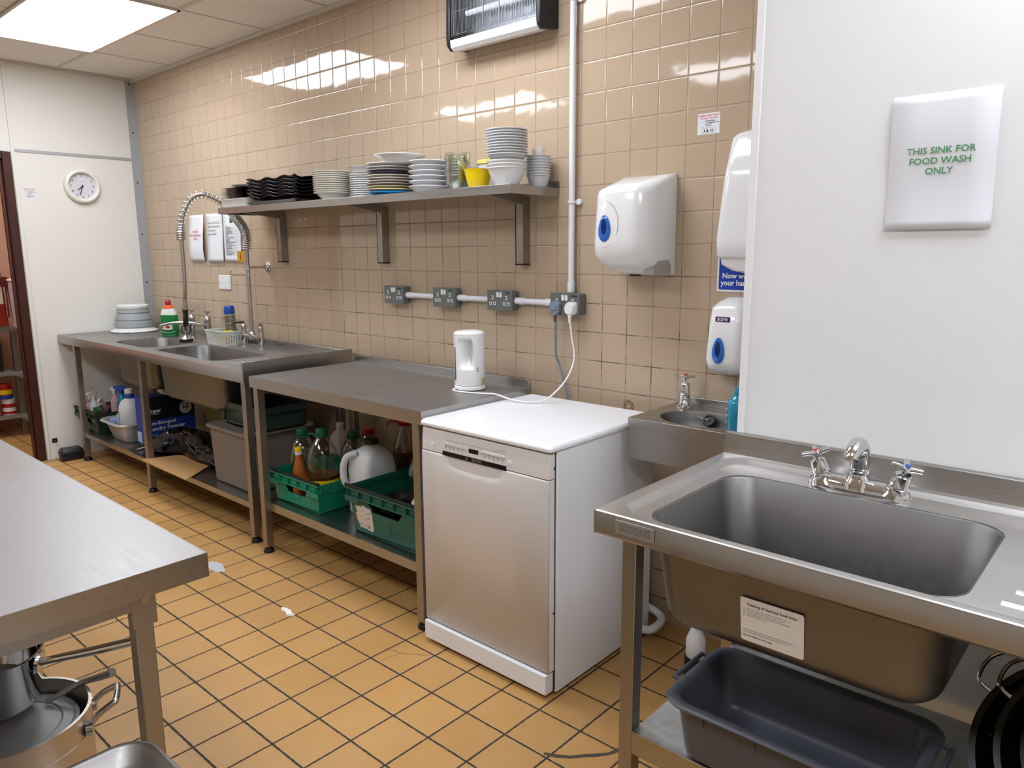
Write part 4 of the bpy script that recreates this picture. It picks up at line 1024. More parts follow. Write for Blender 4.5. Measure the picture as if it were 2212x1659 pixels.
down = [(-4.437, 2.045, 1.50), (-4.437, 2.045, 1.40), (-4.445, 2.045, 1.25), (-4.46, 2.045, 1.18)]
hp = B(); hp.tube(arc+down, .0125, seg=12, smooth=8); hp.o('flexible_hose', 'dullchrome', t)
# spring round the hose: dense at both ends, open over the arch
def catmull(P, k):
    P = [Vector(p) for p in P]; out = []
    for i in range(len(P)-1):
        p0, p1, p2, p3 = P[max(0, i-1)], P[i], P[i+1], P[min(len(P)-1, i+2)]
        for j in range(k):
            u = j/k; out.append(.5*((2*p1)+(-p0+p2)*u+(2*p0-5*p1+4*p2-p3)*u*u+(-p0+3*p1-3*p2+p3)*u**3))
    out.append(P[-1]); return out
cl = catmull(arc, 60); L = [0]
for a_, b_ in zip(cl, cl[1:]): L.append(L[-1]+(b_-a_).length)
tot = L[-1]; pts = []; ph = 0; up = Vector((1, 0, 0)); N = 1500
def atl(s):
    import bisect
    i = min(max(1, bisect.bisect(L, s)), len(L)-1); u = (s-L[i-1])/max(1e-9, L[i]-L[i-1]); return cl[i-1].lerp(cl[i], u), (cl[i]-cl[i-1]).normalized()
for i in range(N+1):
    s = tot*i/N; p, d = atl(s); up = (up-d*up.dot(d)).normalized(); sd = d.cross(up)
    f = s/tot; pitch = .0102+.0165*max(0, min(1, (f-.30)/.25))*(1 if f < .93 else .25)
    ph += 2*PI*(tot/N)/pitch
    pts.append(p+.0255*(up*math.cos(ph)+sd*math.sin(ph)))
B().tube(pts, .0031, seg=6).o('spring', 'chrome', t, smooth=80)
p = Vector((-4.437, 2.045, 0))
b = B(); b.lathe([(.027, 1.535), (.030, 1.541), (.026, 1.548), (.030, 1.555), (.026, 1.562), (.030, 1.569), (.026, 1.576), (.0285, 1.583), (.024, 1.588)], p, 20); b.o('spring_collar', 'dullchrome', t)
hd = [(-4.46, 2.045, 1.18), (-4.462, 2.045, 1.125)]
B().cyl(*hd, .0155, seg=14).o('swivel', 'dullchrome', t)
b = B(); b.tube([(-4.462, 2.045, 1.127), (-4.464, 2.045, 1.12), (-4.466, 2.044, 1.06), (-4.468, 2.042, 1.03)], [.019, .0155, .0155, .016], seg=14); hn = b.o('grip', 'black', t)
B().tube([(-4.452, 2.03, 1.105), (-4.445, 2.025, 1.075), (-4.452, 2.03, 1.03), (-4.462, 2.04, 1.0)], [.004, .006, .006, .005], seg=8, smooth=4).o('squeeze_lever', 'black', hn)
b = B(); rp = [( -4.470+.027*math.cos(a)*.75, 2.042+.027*math.cos(a)*.66, 1.003+.027*math.sin(a)) for a in [2*PI*i/24 for i in range(24)]]
b.tube(rp, .0028, seg=6, closed=True); b.o('lever_ring', 'rubber', hn)
b = B(); b.cyl((-4.468, 2.042, 1.03), (-4.472, 2.04, .96), .0065, seg=12); b.lathe([(.007, .972), (.014, .966), (.032, .953), (.036, .949)], (-4.473, 2.04, 0), 24); b.o('spray_head', 'dullchrome', t)
B().lathe([(.0375, .950), (.039, .945), (.039, .932), (.034, .928)], (-4.473, 2.04, 0), 24).o('spray_guard', 'rubber', t)
# yellow tag
t = thing('warning_tag', 'small yellow tag hanging on the riser pipe by the paper notices', 'tag', (-4.175, 2.28, 1.405))
tg = B().box(-.024, .024, -.0008, .0008, 0, .062).xf(Matrix.Translation((-4.192, 2.278, 1.408)) @ Matrix.Rotation(math.radians(20), 4, 'Z')).o('card', 'tagyellow', t)
B().box(-.004, .004, -.0014, -.0008, .012, .05).xf(Matrix.Translation((-4.192, 2.278, 1.408)) @ Matrix.Rotation(math.radians(20), 4, 'Z')).o('print', 'red', tg)
B().tube([(-4.185, 2.28, 1.468), (-4.168, 2.287, 1.474), (RX, RY-.009, 1.472)], .0012, seg=5).o('tie', 'inkgrey', t)

# mesh basket with scourers
def basket(x0, x1, y0, y1, z0, z1):
    t = thing('plastic_basket', 'white perforated plastic basket of sponges between the sink taps', 'basket', ((x0+x1)/2, (y0+y1)/2, z0))
    fl = .012
    def wall(p0, p1, q0, q1, nx, nz):   # bottom edge p0-p1, top edge q0-q1, grid of bars
        b = B(); P = lambda u, v: (Vector(p0).lerp(Vector(p1), u)).lerp(Vector(q0).lerp(Vector(q1), u), v)
        n = (Vector(p1)-Vector(p0)).cross(Vector(q0)-Vector(p0)).normalized()*.0016
        for i in range(nx+1):
            u = i/nx; w = .22/nx
            a, c = max(0, u-w), min(1, u+w)
            b.loft([[P(a, 0), P(c, 0), P(c, 0)+n, P(a, 0)+n], [P(a, 1), P(c, 1), P(c, 1)+n, P(a, 1)+n]])
        for k in range(nz+1):
            v = k/nz*.72; w = .11/nz
            a, c = max(0, v-w), min(1, v+w)
            b.loft([[P(0, a), P(0, c), P(0, c)+n, P(0, a)+n], [P(1, a), P(1, c), P(1, c)+n, P(1, a)+n]])
        b.loft([[P(0, .76), P(0, 1), P(0, 1)+n, P(0, .76)+n], [P(1, .76), P(1, 1), P(1, 1)+n, P(1, .76)+n]])
        return b
    A = [(x0+fl, y0+fl, z0), (x1-fl, y0+fl, z0), (x1-fl, y1-fl, z0), (x0+fl, y1-fl, z0)]
    Bq = [(x0, y0, z1), (x1, y0, z1), (x1, y1, z1), (x0, y1, z1)]
    for i, (nx) in enumerate((14, 9, 14, 9)):
        j = (i+1) % 4
        wall(A[i], A[j], Bq[i], Bq[j], nx, 5).o('side_mesh', 'frost', t)
    B().box(x0+fl, x1-fl, y0+fl, y1-fl, z0, z0+.002).o('base', 'frost', t)
    b = B(); b.tube([(*p[:2], z1) for p in Bq], .003, seg=6, closed=True); b.o('rim', 'frost', t)
    return t
BX = (-4.60, -4.352, 2.222, 2.385)
basket(*BX, ZT, ZT+.088)
zb = ZT+.0025
solo(B().box(-4.57, -4.47, 2.26, 2.32, zb, zb+.028).o('sponge', 'sponge', bevel=.006), 'yellow sponge lying at the bottom left of basket', 'sponge', 'sponges in the basket')
o = solo(B().box(-.05, .05, -.03, .03, 0, .026).xf(Matrix.Translation((-4.43, 2.275, zb+.045)) @ Matrix.Rotation(-.5, 4, 'Y')).o('sponge', 'yellow', bevel=.005), 'bright yellow sponge standing tilted above the basket rim', 'sponge', 'sponges in the basket')
b = B(); bmesh.ops.create_icosphere(b.bm, subdivisions=3, radius=.033)
for v in b.bm.verts: v.co *= 1+random.uniform(-.16, .16)
b.xf(Matrix.Translation((-4.395, 2.335, zb+.05))); solo(b.o('scourer', 'scour'), 'grey wire scourer ball at the right of basket', 'scourer')
t = thing('shaker', 'tall perforated steel shaker with blue cap standing in basket', 'shaker', (-4.50, 2.34, zb))
mt = Matrix.Translation((-4.49, 2.345, zb)) @ Matrix.Rotation(math.radians(-4), 4, 'Y')
B().lathe([(.03, 0), (.031, .003), (.031, .185), (.029, .187)], (0, 0, 0), 28, mtx=mt).o('body', 'dullchrome', t)
b = B()
for zi in range(16):
    for k in range(20):
        a = 2*PI*k/20; z = .045+.0082*zi
        if zi == 10: continue
        d = .0314; w = .0026
        b.loft([[mt @ Vector((d*math.cos(a+s1*w/d), d*math.sin(a+s1*w/d), z+s2*w)) for s1, s2 in ((-1, -1), (1, -1), (1, 1), (-1, 1))]], True, False)
b.o('perforations', 'dark', t)
B().lathe([(.032, .183), (.033, .186), (.033, .212), (.031, .228), (.028, .235), (.02, .237)], (0, 0, 0), 28, mtx=mt).o('cap', 'blue', t)

# ================================================================== kettle and plugs
ZT = .888
KC = (-2.212, 2.205)
t = thing('kettle', 'white jug kettle on the preparation table with its cord plugged in', 'kettle', (*KC, ZT))
va = math.atan2(-KC[1], -KC[0])            # direction of the room side the scoop faces
seg = 144; b = B(); lo = []
R0 = .0665
for i in range(41):
    z = ZT+.022+(.232-.022)*i/40; f = i/40
    r = R0*(.965+.035*min(1, f*1.3)); lp = []
    for k in range(seg):
        a = 2*PI*k/seg; da = math.degrees((a-va+PI) % (2*PI)-PI)     # positive turns toward the right of the picture
        d = 0
        zc_ = (z-(ZT+.155))/.062
        if abs(zc_) < 1 and -55 < da < 17:
            edge = 13-10*max(0, zc_)**3
            u = min(1, max(0, (da+55)/48)); u = u*u*(3-2*u)
            w = ((1-zc_**4)**.6 if zc_ > 0 else (1-zc_**2)**.9)*u*(1 if da < edge else max(0, 1-(da-edge)/3.5))
            d = .046*max(0, w)
        rr_ = r-d
        lp.append((KC[0]+rr_*math.cos(a), KC[1]+rr_*math.sin(a), z))
    lo.append(lp)
b.loft(lo); b.o('body', 'gloss', t, smooth=70)
B().lathe([(.0655, .231), (.067, .234), (.066, .241), (.055, .2475), (.03, .251), (0, .252)], (*KC, ZT), 48).o('lid', 'gloss', t, smooth=60)
B().lathe([(.0632, .0205), (.0632, .0225)], (*KC, ZT), 48).o('base_gap', 'dark', t)
B().lathe([(.062, .002), (.066, .004), (.066, .018), (.064, .0205)], (*KC, ZT), 48).o('base', 'gloss', t, smooth=45)
def onk(da, z, d=.0008, r=.0655):
    a = va+math.radians(da); return (KC[0]+(r+d)*math.cos(a), KC[1]+(r+d)*math.sin(a), ZT+z)
b = B(); b.loft([[onk(-71, z, .001), onk(-66, z, .001), onk(-61, z, .001)] for z in [.045+.015*i for i in range(11)]], close=False, cap0=False, cap1=False); b.o('water_gauge', 'greydark', t)
b = B(); b.loft([[onk(48, z), onk(56, z), onk(66, z), onk(76, z)] for z in (.024, .042, .054)], close=False, cap0=False, cap1=False); b.o('rating_sticker', cmat('#b9b77a', .5), t)
b = B(); b.loft([[onk(32+6*math.cos(q)*k, .091+.009*math.sin(q)*k, .001) for q in [PI*.3+PI*1.4*i/14 for i in range(15)]] for k in (1, .62)], close=False, cap0=False, cap1=False); b.o('logo_mark', 'ink', t)
cord = [onk(-52, .012, .002), (-2.232, 2.125, ZT+.004), (-2.17, 2.118, ZT+.004), (-2.09, 2.145, ZT+.004), (-2.03, 2.165, ZT+.005), (-1.985, 2.18, ZT-.006), (-1.93, 2.19, .874), (-1.88, 2.205, .8735), (-1.83, 2.25, .886), (-1.80, 2.33, .95), (-1.805, 2.395, 1.03), (-1.825, 2.405, 1.12), (-1.834, 2.405, 1.178)]
B().tube(cord, .0036, seg=8, smooth=8).o('cord', 'white', t)
px, pz = -1.836, 1.232
pg = B(); pg.loft([[(px+x, y, pz+z) for x, z in o] for y, o in ((2.424, rr(-.025, .025, -.023, .027, .014)), (2.416, rr(-.0255, .0255, -.0235, .0275, .014)), (2.402, rr(-.025, .025, -.025, .025, .02)), (2.394, rr(-.02, .02, -.02, .02, .018)))])
pg = pg.o('plug', 'white', t, smooth=50)
B().tube([(px, 2.406, pz-.02), (px, 2.405, pz-.036), (px, 2.405, pz-.056)], [.011, .007, .0055], seg=10).o('strain_relief', 'white', pg)
t = thing('grey_plug', 'grey moulded plug with grey cable dropping behind the dishwasher', 'plug', (-1.918, 2.42, 1.21))
px, pz = -1.918, 1.236
pg = B(); pg.loft([[(px+x, y, pz+z) for x, z in ((-.024, -.014), (-.006, -.034), (.006, -.034), (.024, -.014), (.024, .014), (.012, .024), (-.004, .026), (-.024, .014))] for y in (2.424, 2.404)])
pg.o('body', 'cablegrey', t, bevel=.003)
B().prism([(px-.014, pz-.012), (px+.014, pz-.012), (px+.014, pz+.008), (px, pz+.014), (px-.014, pz+.008)], 2.398, 2.405, 'y').o('grip', 'cablegrey', t, bevel=.001)
B().tube([(px, 2.412, pz-.03), (px, 2.412, pz-.06)], [.008, .0055], seg=10).o('strain_relief', 'greydark', t)
B().tube([(px, 2.412, pz-.055), (-1.918, 2.415, 1.10), (-1.925, 2.43, 1.03), (-1.925, 2.445, 1.005), (-1.905, 2.45, .94), (-1.88, 2.45, .86), (-1.86, 2.445, .72)], .0048, seg=8, smooth=8).o('cable', 'cablegrey', t)

# ================================================================== crates
def crate(label, x0, x1, y0, y1, z0, z1, m, bar=True, group='green stacking crates'):
    """stacking crate open at the top: tapered walls, ribbed rim, hand hole, tilting bar"""
    t = thing('stacking_crate', label, 'crate', ((x0+x1)/2, (y0+y1)/2, z0), group)
    h = z1-z0; tp = .022; zr = z1-.042; th = .005
    cxm = (x0+x1)/2; hw = (x1-x0)*.16
    def fx(z, s): return (x0+tp*(1-(z-z0)/h)) if s < 0 else (x1-tp*(1-(z-z0)/h))
    def fy(z): return y0+tp*.6*(1-(z-z0)/h)
    b = B()
    zh = zr-.048
    def wf(xa, xb, za, zb):    # slab of the front wall
        b.loft([[(xa(za), fy(za), za), (xb(za), fy(za), za), (xb(za), fy(za)+th, za), (xa(za), fy(za)+th, za)], [(xa(zb), fy(zb), zb), (xb(zb), fy(zb), zb), (xb(zb), fy(zb)+th, zb), (xa(zb), fy(zb)+th, zb)]])
    Lf, Rf = (lambda z: fx(z, -1)), (lambda z: fx(z, 1))
    wf(Lf, Rf, z0, zh); wf(Lf, lambda z: cxm-hw*(1.1+(z-zh)/.1), zh, zr); wf(lambda z: cxm+hw*(1.1+(z-zh)/.1), Rf, zh, zr)
    for s in (-1, 1):
        b.loft([[(fx(z, s), fy(z), z), (fx(z, s), y1-tp*.6*(1-(z-z0)/h), z), (fx(z, s)-s*th, y1-tp*.6*(1-(z-z0)/h), z), (fx(z, s)-s*th, fy(z), z)] for z in (z0, zr)])
    yb = lambda z: y1-tp*.6*(1-(z-z0)/h)
    b.loft([[(fx(z, -1), yb(z)-th, z), (fx(z, 1), yb(z)-th, z), (fx(z, 1), yb(z), z), (fx(z, -1), yb(z), z)] for z in (z0, zr)])
    b.box(x0+tp, x1-tp, y0+tp*.6, y1-tp*.6, z0, z0+.006)
    b.o('body', m, t, bevel=.0015)
    # rim band with ribs
    b = B(); o = .014
    X0, X1, Y0, Y1 = x0-o, x1+o, y0-o, y1+o
    for z in (zr-.002, z1-.008):
        dz = .008 if z > zr else .005
        for q in ((X0, X1, Y0, Y0+.006), (X0, X1, Y1-.006, Y1), (X0, X0+.006, Y0, Y1), (X1-.006, X1, Y0, Y1)): b.box(*q, z, z+dz)
    for q in ((x0-.002, x1+.002, y0-.002, y0+.003), (x0-.002, x1+.002, y1-.003, y1+.002), (x0-.002, x0+.003, y0, y1), (x1-.003, x1+.002, y0, y1)): b.box(*q, zr-.004, z1-.004)
    k = int((x1-x0)/.075)
    for i in range(k+1):
        x = X0+.02+(X1-X0-.04)*i/k
        b.box(x-.0018, x+.0018, Y0, y0, zr, z1-.004); b.box(x-.0018, x+.0018, y1, Y1, zr, z1-.004)
    k = int((y1-y0)/.06)
    for i in range(k+1):
        y = Y0+.02+(Y1-Y0-.04)*i/k
        b.box(X0, x0, y-.0018, y+.0018, zr, z1-.004); b.box(x1, X1, y-.0018, y+.0018, zr, z1-.004)
    # stepped drop of the rim at both front corners
    for s in (-1, 1):
        xa = X0 if s < 0 else X1
        d = -s
        b.prism([(xa, zr), (xa+d*.10, zr), (xa+d*.085, zr-.022), (xa, zr-.022)], Y0+.002, Y0+.005, 'y')
    b.o('rim', m, t, bevel=.001)
    if bar: B().tube([(x0-.012, y0-.006, z1+.006), (x1+.012, y0-.006, z1+.006)], .0075, seg=10).o('tilt_bar', 'rubber', t)
    b = B(); b.tube([(cxm+.03, fy(z0+.085)-.0012, z0+.085), (cxm+.027, fy(z0+.06)-.0012, z0+.06), (cxm+.03, fy(z0+.035)-.0012, z0+.035)], .0014, seg=5)
    b.box(cxm+.04, cxm+.125, fy(z0+.05)-.0016, fy(z0+.05)+.001, z0+.048, z0+.062)
    b.o('moulded_mark', m, t)
    return t

# ---- on the shelf below the preparation table
ZB = .2565
crate('bright green crate of oil bottles on the table undershelf', -3.262, -2.862, 1.858, 2.215, ZB, .408, 'greenA')
c2 = crate('dark green crate with torn label on the table undershelf', -2.615, -2.135, 1.85, 2.19, ZB, .462, 'greenB')
b = B(); random.seed(11)
o_ = []
for i in range(34):
    a = 2*PI*i/34; sq = max(abs(math.cos(a)), abs(math.sin(a)))
    rx, rz = .072/sq**.8, .058/sq**.8
    k = random.uniform(.82, 1.04)
    o_.append((-2.515+rx*k*math.cos(a)*.8+.12*(-(rz*k*math.sin(a)))*.8, .335+rz*k*math.sin(a)*.98))
fy2 = lambda z: 1.85+.0132*(1-(z-ZB)/(.462-ZB))-.0012
b.loft([[(x, fy2(z), z) for x, z in o_], [(x, fy2(z)-.0006, z) for x, z in o_]])
lb = b.o('torn_label', 'tornlabel', c2)
b = B(); random.seed(4)
for i in range(16):
    x = -2.56+random.uniform(0, .075); z = .295+random.uniform(0, .08)
    b.box(x, x+random.uniform(.006, .018), fy2(z)-.0012, fy2(z)-.0004, z, z+.0022)
b.box(-2.50, -2.484, fy2(.30)-.0012, fy2(.30)-.0004, .292, .304); b.o('print', 'inkgrey', lb)
B().box(-2.577, -2.570, fy2(.33)-.0013, fy2(.33)-.0004, .322, .352).o('orange_strip', 'orangecan', lb)

def jug_bottle(label, c, z0, r, h, cap, capm, oilm=None, fill=.4, body='clear', handle=None, band=None, group='big oil bottles', neckr=.021, rings=True):
    t = thing('oil_bottle', label, 'bottle', (*c, z0), group)
    s = r; H = h
    pf = [(s*.85, 0), (s*.97, .006), (s, .02)]
    zsh = H*.56
    if rings:
        for i in range(5):
            z = .03+(zsh-.04)*i/4; pf += [(s*(1 if i % 2 == 0 else .965), z)]
    pf += [(s, zsh), (s*.97, zsh+.03), (s*.82, zsh+.065), (s*.55, zsh+.10), (neckr*1.15, H*.88), (neckr, H*.9), (neckr, H*.955)]
    B().lathe(pf, (*c, z0), 32).o('body', body, t, smooth=70)
    if oilm: B().lathe([(s*.8, .004), (s*.95, .02), (s*.955, fill*H), (0, fill*H+.0005)], (*c, z0), 28).o('contents', oilm, t, smooth=50)
    B().lathe([(neckr*1.25, H*.915), (neckr*1.3, H*.92), (neckr*1.3, H*.985), (neckr*1.1, H)], (*c, z0), 20).o('cap', capm, t, smooth=35)
    B().lathe([(neckr*1.5, H*.895), (neckr*1.5, H*.912)], (*c, z0), 20).o('neck_ring', capm, t)
    if handle:
        b = B(); q = Vector((*c, z0+H*.905)); d = Vector((math.cos(handle), math.sin(handle), 0))
        b.tube([q+d*.02, q+d*.05+Vector((0, 0, .012)), q+d*.085+Vector((0, 0, .006)), q+d*.10-Vector((0, 0, .01))], .006, seg=8, smooth=3); b.o('carry_handle', capm, t)
    if band:
        z1_, z2_, bmn = band
        B().lathe([(s*1.004, z1_), (s*1.012, z1_+.001), (s*1.012, z2_-.001), (s*1.004, z2_)], (*c, z0), 32, False, False).o('label_band', bmn, t)
    return t
zb = ZB+.007
jug_bottle('nearly empty clear bottle with green cap at the left of bright crate', (-3.188, 1.995), zb, .066, .335, None, 'greenring', 'oil', .22, handle=.3)
jug_bottle('large clear oil bottle with yellow band in front of bright crate', (-2.985, 1.972), zb, .077, .375, None, 'greenring', 'darkoil', .40, band=(.112, .134, 'yellow'))
jug_bottle('half full dark oil bottle with green cap at the back of bright crate', (-2.962, 2.135), zb, .066, .335, None, 'greenring', 'darkoil', .45)
t = thing('oil_bottle', 'small amber oil bottle with yellow and white cap in bright crate', 'bottle', (-3.098, 1.912, zb), 'big oil bottles')
B().lathe([(.032, 0), (.037, .005), (.038, .02), (.034, .05), (.038, .09), (.037, .13), (.030, .165), (.017, .215), (.014, .23), (.014, .238)], (-3.098, 1.912, zb), 28).o('body', 'amber', t, smooth=70)
B().lathe([(.0155, .237), (.017, .239), (.017, .252), (.0155, .253)], (-3.098, 1.912, zb), 20).o('collar', 'white', t)
B().lathe([(.0165, .253), (.0175, .255), (.0172, .272), (.015, .274)], (-3.098, 1.912, zb), 20).o('cap', 'yellow', t)
b = B()
for k in range(9):
    a = 2*PI*k/9; p = lambda r, z: (-3.098+r*math.cos(a), 1.912+r*math.sin(a), zb+z)
    b.tube([p(.0165, .212), p(.0245, .188), p(.0305, .165), p(.036, .142)], .0017, seg=5)
b.o('neck_ribs', 'clear', t)
jug_bottle('clear bottle with yellow cap standing in the dark green crate', (-2.405, 2.09), zb, .062, .385, None, 'yellow', 'oil', .05, group=None, handle=None)
jug_bottle('red capped bottle at the back of undershelf behind bright crate', (-3.045, 2.295), ZB, .06, .315, None, 'red', 'darkoil', .5, group=None)
jug_bottle('big dark bottle with red handle at back right of undershelf', (-2.745, 2.285), ZB, .062, .42, None, 'red', 'darkoil', .6, group=None, handle=3.5)
t = thing('milk_jug', 'white plastic jug lying back behind the crates, left rear', 'jug', (-3.27, 2.285, ZB))
b = B(); b.loft([L3(rr(-3.335, -3.235, 2.24, 2.335, .02), ZB+z) if k == 1 else L3(rr(-3.285-.05*k, -3.285+.05*k, 2.287-.047*k, 2.287+.047*k, .02), ZB+z) for z, k in ((0, .9), (.01, 1), (.20, 1), (.24, .85), (.27, .4), (.29, .38))]); b.o('body', 'milky', t)
B().lathe([(.02, .288), (.021, .29), (.021, .305), (.018, .307)], (-3.285, 2.287, ZB), 18).o('cap', 'white', t)
# white jug between the crates
t = thing('white_jug', 'large white plastic jug with black cap standing between the green crates', 'jug', (-2.745, 2.075, ZB))
jc = (-2.745, 2.08)
b = B(); b.loft([L3(rr(jc[0]-.080*kx, jc[0]+.080*kx, jc[1]-.092*ky, jc[1]+.092*ky, .03), ZB+z) for z, kx, ky in ((0, .93, .93), (.008, 1, 1), (.12, 1, 1), (.125, .985, .985), (.13, 1, 1), (.21, 1, 1), (.26, .95, .9), (.295, .78, .66), (.315, .45, .38), (.322, .33, .28), (.33, .33, .28))]); b.o('body', 'milky', t, smooth=50)
B().lathe([(.03, .325), (.034, .327), (.034, .35), (.03, .352)], (*jc, ZB), 22).o('cap', 'rubber', t)
b = B(); b.tube([(jc[0]-.02, jc[1]-.07, ZB+.29), (jc[0]-.045, jc[1]-.107, ZB+.275), (jc[0]-.062, jc[1]-.118, ZB+.22), (jc[0]-.062, jc[1]-.112, ZB+.155), (jc[0]-.05, jc[1]-.096, ZB+.13)], [.015, .016, .016, .016, .014], seg=12, smooth=4); b.o('handle', 'milky', t)
# things in the dark crate
t = thing('lidded_tub', 'white tub with lime green lid label in the dark green crate', 'tub', (-2.215, 1.945, zb))
B().lathe([(.045, 0), (.05, .004), (.056, .165), (.060, .168), (.060, .182)], (-2.215, 1.945, zb), 32).o('body', 'white', t)
B().lathe([(.061, .176), (.062, .18), (.061, .19), (.052, .204), (.02, .209), (0, .21)], (-2.215, 1.945, zb), 32).o('lid', 'white', t)
B().lathe([(.0535, .2040), (.05, .2055), (.022, .2098), (0, .2105)], (-2.215, 1.945, zb), 32, False).o('lid_label', 'lime', t)
t = thing('white_mug', 'white handled measuring mug behind the lime lidded tub', 'mug', (-2.225, 2.075, zb))
B().lathe([(.04, 0), (.05, .004), (.055, .20), (.058, .206), (.056, .208), (.05, .2), (.045, .02), (0, .018)], (-2.225, 2.075, zb), 32).o('body', 'white', t)
B().tube([(-2.275, 2.055, zb+.19), (-2.30, 2.045, zb+.185), (-2.305, 2.043, zb+.15), (-2.279, 2.053, zb+.12)], .006, seg=8, smooth=4).o('handle', 'white', t)
text(t, 'WASH & GO', .009, (-2.248, 2.0215, zb+.17), (.95, -.3, 0), WZ, 'ink', bold=.01) if False else None
t = thing('white_bucket', 'upturned white lid pot at the top right of dark crate', 'pot', (-2.178, 2.14, zb))
B().lathe([(.045, 0), (.048, .005), (.05, .235), (.055, .24), (.055, .25), (.05, .252)], (-2.19, 2.142, zb), 30).o('body', 'creamplast', t)
t = thing('frying_pan', 'black pan lying in the dark green crate', 'pan', (-2.40, 1.945, zb))
mt = Matrix.Translation((-2.39, 1.96, zb+.115)) @ Matrix.Rotation(math.radians(12), 4, 'Y') @ Matrix.Rotation(math.radians(10), 4, 'X')
B().lathe([(.055, 0), (.06, .003), (.08, .04), (.082, .04), (.06, .008), (0, .006)], (0, 0, 0), 32, mtx=mt).o('body', 'pan', t)
t = solo(B().box(-2.56, -2.36, 1.885, 1.93, zb, zb+.12).o('black_box', 'blackgloss', bevel=.006), 'black carton with white print seen through crate hand hole', 'box')
B().prism([(-2.52, .372), (-2.49, .372), (-2.535, .385), (-2.545, .38)], 1.8835, 1.8848, 'y').o('print', 'white', t)

# ================================================================== on the shelf of the corner sink
ZB = .2085
crate('very dark green crate of spray bottles at the far end', -5.915, -5.535, 1.852, 2.19, ZB, .362, 'greenC')
def spray(label, c, z0, r, h, bodym, headm, a, lean=(0, 0)):
    t = thing('spray_bottle', label, 'spray bottle', (*c, z0), 'spray bottles')
    mt = Matrix.Translation((*c, z0)) @ Matrix.Rotation(lean[0], 4, 'X') @ Matrix.Rotation(lean[1], 4, 'Y') @ Matrix.Rotation(a, 4, 'Z')
    B().lathe([(r*.9, 0), (r, .006), (r, h*.62), (r*.8, h*.72), (r*.4, h*.8), (r*.36, h*.86)], (0, 0, 0), 24, mtx=mt).o('body', bodym, t, smooth=60)
    B().lathe([(r*.52, h*.84), (r*.52, h*.92)], (0, 0, 0), 16, mtx=mt).o('collar', headm, t)
    b = B(); b.loft([[mt @ Vector((x, y*w, z)) for y in (-1, 1)] + [mt @ Vector((x, y*w*.7, z2)) for y in (1, -1)] for x, z, z2, w in ((-.03, h*.93, h*.985, .011), (-.01, h*.9, h*1.03, .014), (.02, h*.93, h*1.03, .013), (.05, h*.97, h*1.02, .009))])
    hd = b.o('trigger_head', headm, t, bevel=.004)
    B().tube([mt @ Vector(p) for p in ((.022, 0, h*.95), (.036, 0, h*.9), (.034, 0, h*.84))], [.005, .006, .004], seg=8).o('trigger', headm, hd)
    return t
zb = ZB+.007
spray('spray bottle with big white head and green label in far crate', (-5.70, 1.915), zb, .034, .27, 'milky', 'white', -1.2, (.05, -.05))
B().lathe([(.035, .10), (.0355, .105), (.0355, .165), (.0345, .17)], (-5.70, 1.915, zb), 24, False, False).o('label_band', cmat('#1f7a30', .4), bpy.data.objects['spray_bottle'])
spray('clear spray bottle beside the white headed one in far crate', (-5.605, 1.915), zb, .034, .235, 'clear', 'frost', -.6, (.04, .05))
spray('spray bottle with blue trigger head at the back of far crate', (-5.62, 2.06), zb, .034, .30, 'bluegel', 'blue', -2.2)
spray('pink spray bottle with white trigger behind in far crate', (-5.715, 2.05), zb, .033, .285, 'pink', 'milky', .9)
b = B(); bmesh.ops.create_icosphere(b.bm, subdivisions=3, radius=.07)
for v in b.bm.verts: v.co = Vector((v.co.x*.9, v.co.y*1.2, v.co.z*.9))*(1+random.uniform(-.12, .12))
b.xf(Matrix.Translation((-5.83, 1.96, .335))); solo(b.o('cloth', 'pink'), 'pink crumpled cleaning cloth at the left of far crate', 'cloth')
# washing up bowl
t = thing('washing_up_bowl', 'silver grey washing up bowl holding a white bottle on sink undershelf', 'washing up bowl', (-5.27, 2.02, ZB))
b = B(); x0, x1, y0, y1 = -5.46, -5.09, 1.845, 2.19
Ls = []
for z, d in ((0, .055), (.008, .047), (.12, .012), (.13, .006), (.135, -.004), (.134, -.014), (.128, -.018)):
    Ls.append(L3(rr(x0+d, x1-d, y0+d, y1-d, .075-d*.3), ZB+z))
for z, d in ((.1375, -.010), (.137, .002), (.12, .017), (.012, .052)): Ls.append(L3(rr(x0+d, x1-d, y0+d, y1-d, .07), ZB+z))
b.loft(Ls); b.o('body', 'silverplast', t, smooth=55)
zb = ZB+.013
t = thing('cleaner_bottle', 'large white cleaner bottle with blue collar standing in the bowl', 'bottle', (-5.33, 2.0, zb))
bc = (-5.335, 2.005)
b = B(); b.loft([[(bc[0]+rx*math.copysign(abs(math.cos(a))**.85, math.cos(a)), bc[1]+ry*math.copysign(abs(math.sin(a))**.85, math.sin(a)), zb+z) for a in [2*PI*i/36 for i in range(36)]] for z, rx, ry in ((0, .078, .066), (.008, .085, .07), (.17, .085, .07), (.205, .08, .066), (.235, .062, .053), (.25, .04, .036), (.257, .027, .027), (.265, .026, .026))]); b.o('body', 'milky', t, smooth=60)
B().lathe([(.028, .258), (.032, .26), (.032, .288), (.030, .29)], (*bc, zb), 24).o('collar', 'blue', t)
B().lathe([(.026, .288), (.027, .29), (.027, .318), (.024, .322)], (*bc, zb), 24).o('cap', 'milky', t)
b = B(); b.loft([[(bc[0]-.04+.022*math.cos(a), bc[1]-.0655-.006*(1), zb+.11+.05*math.sin(a)) for a in [2*PI*i/14 for i in range(14)]], [(bc[0]-.04+.021*math.cos(a), bc[1]-.0665-.006, zb+.11+.049*math.sin(a)) for a in [2*PI*i/14 for i in range(14)]]]); b.o('printed_label', 'tv_blue', t)
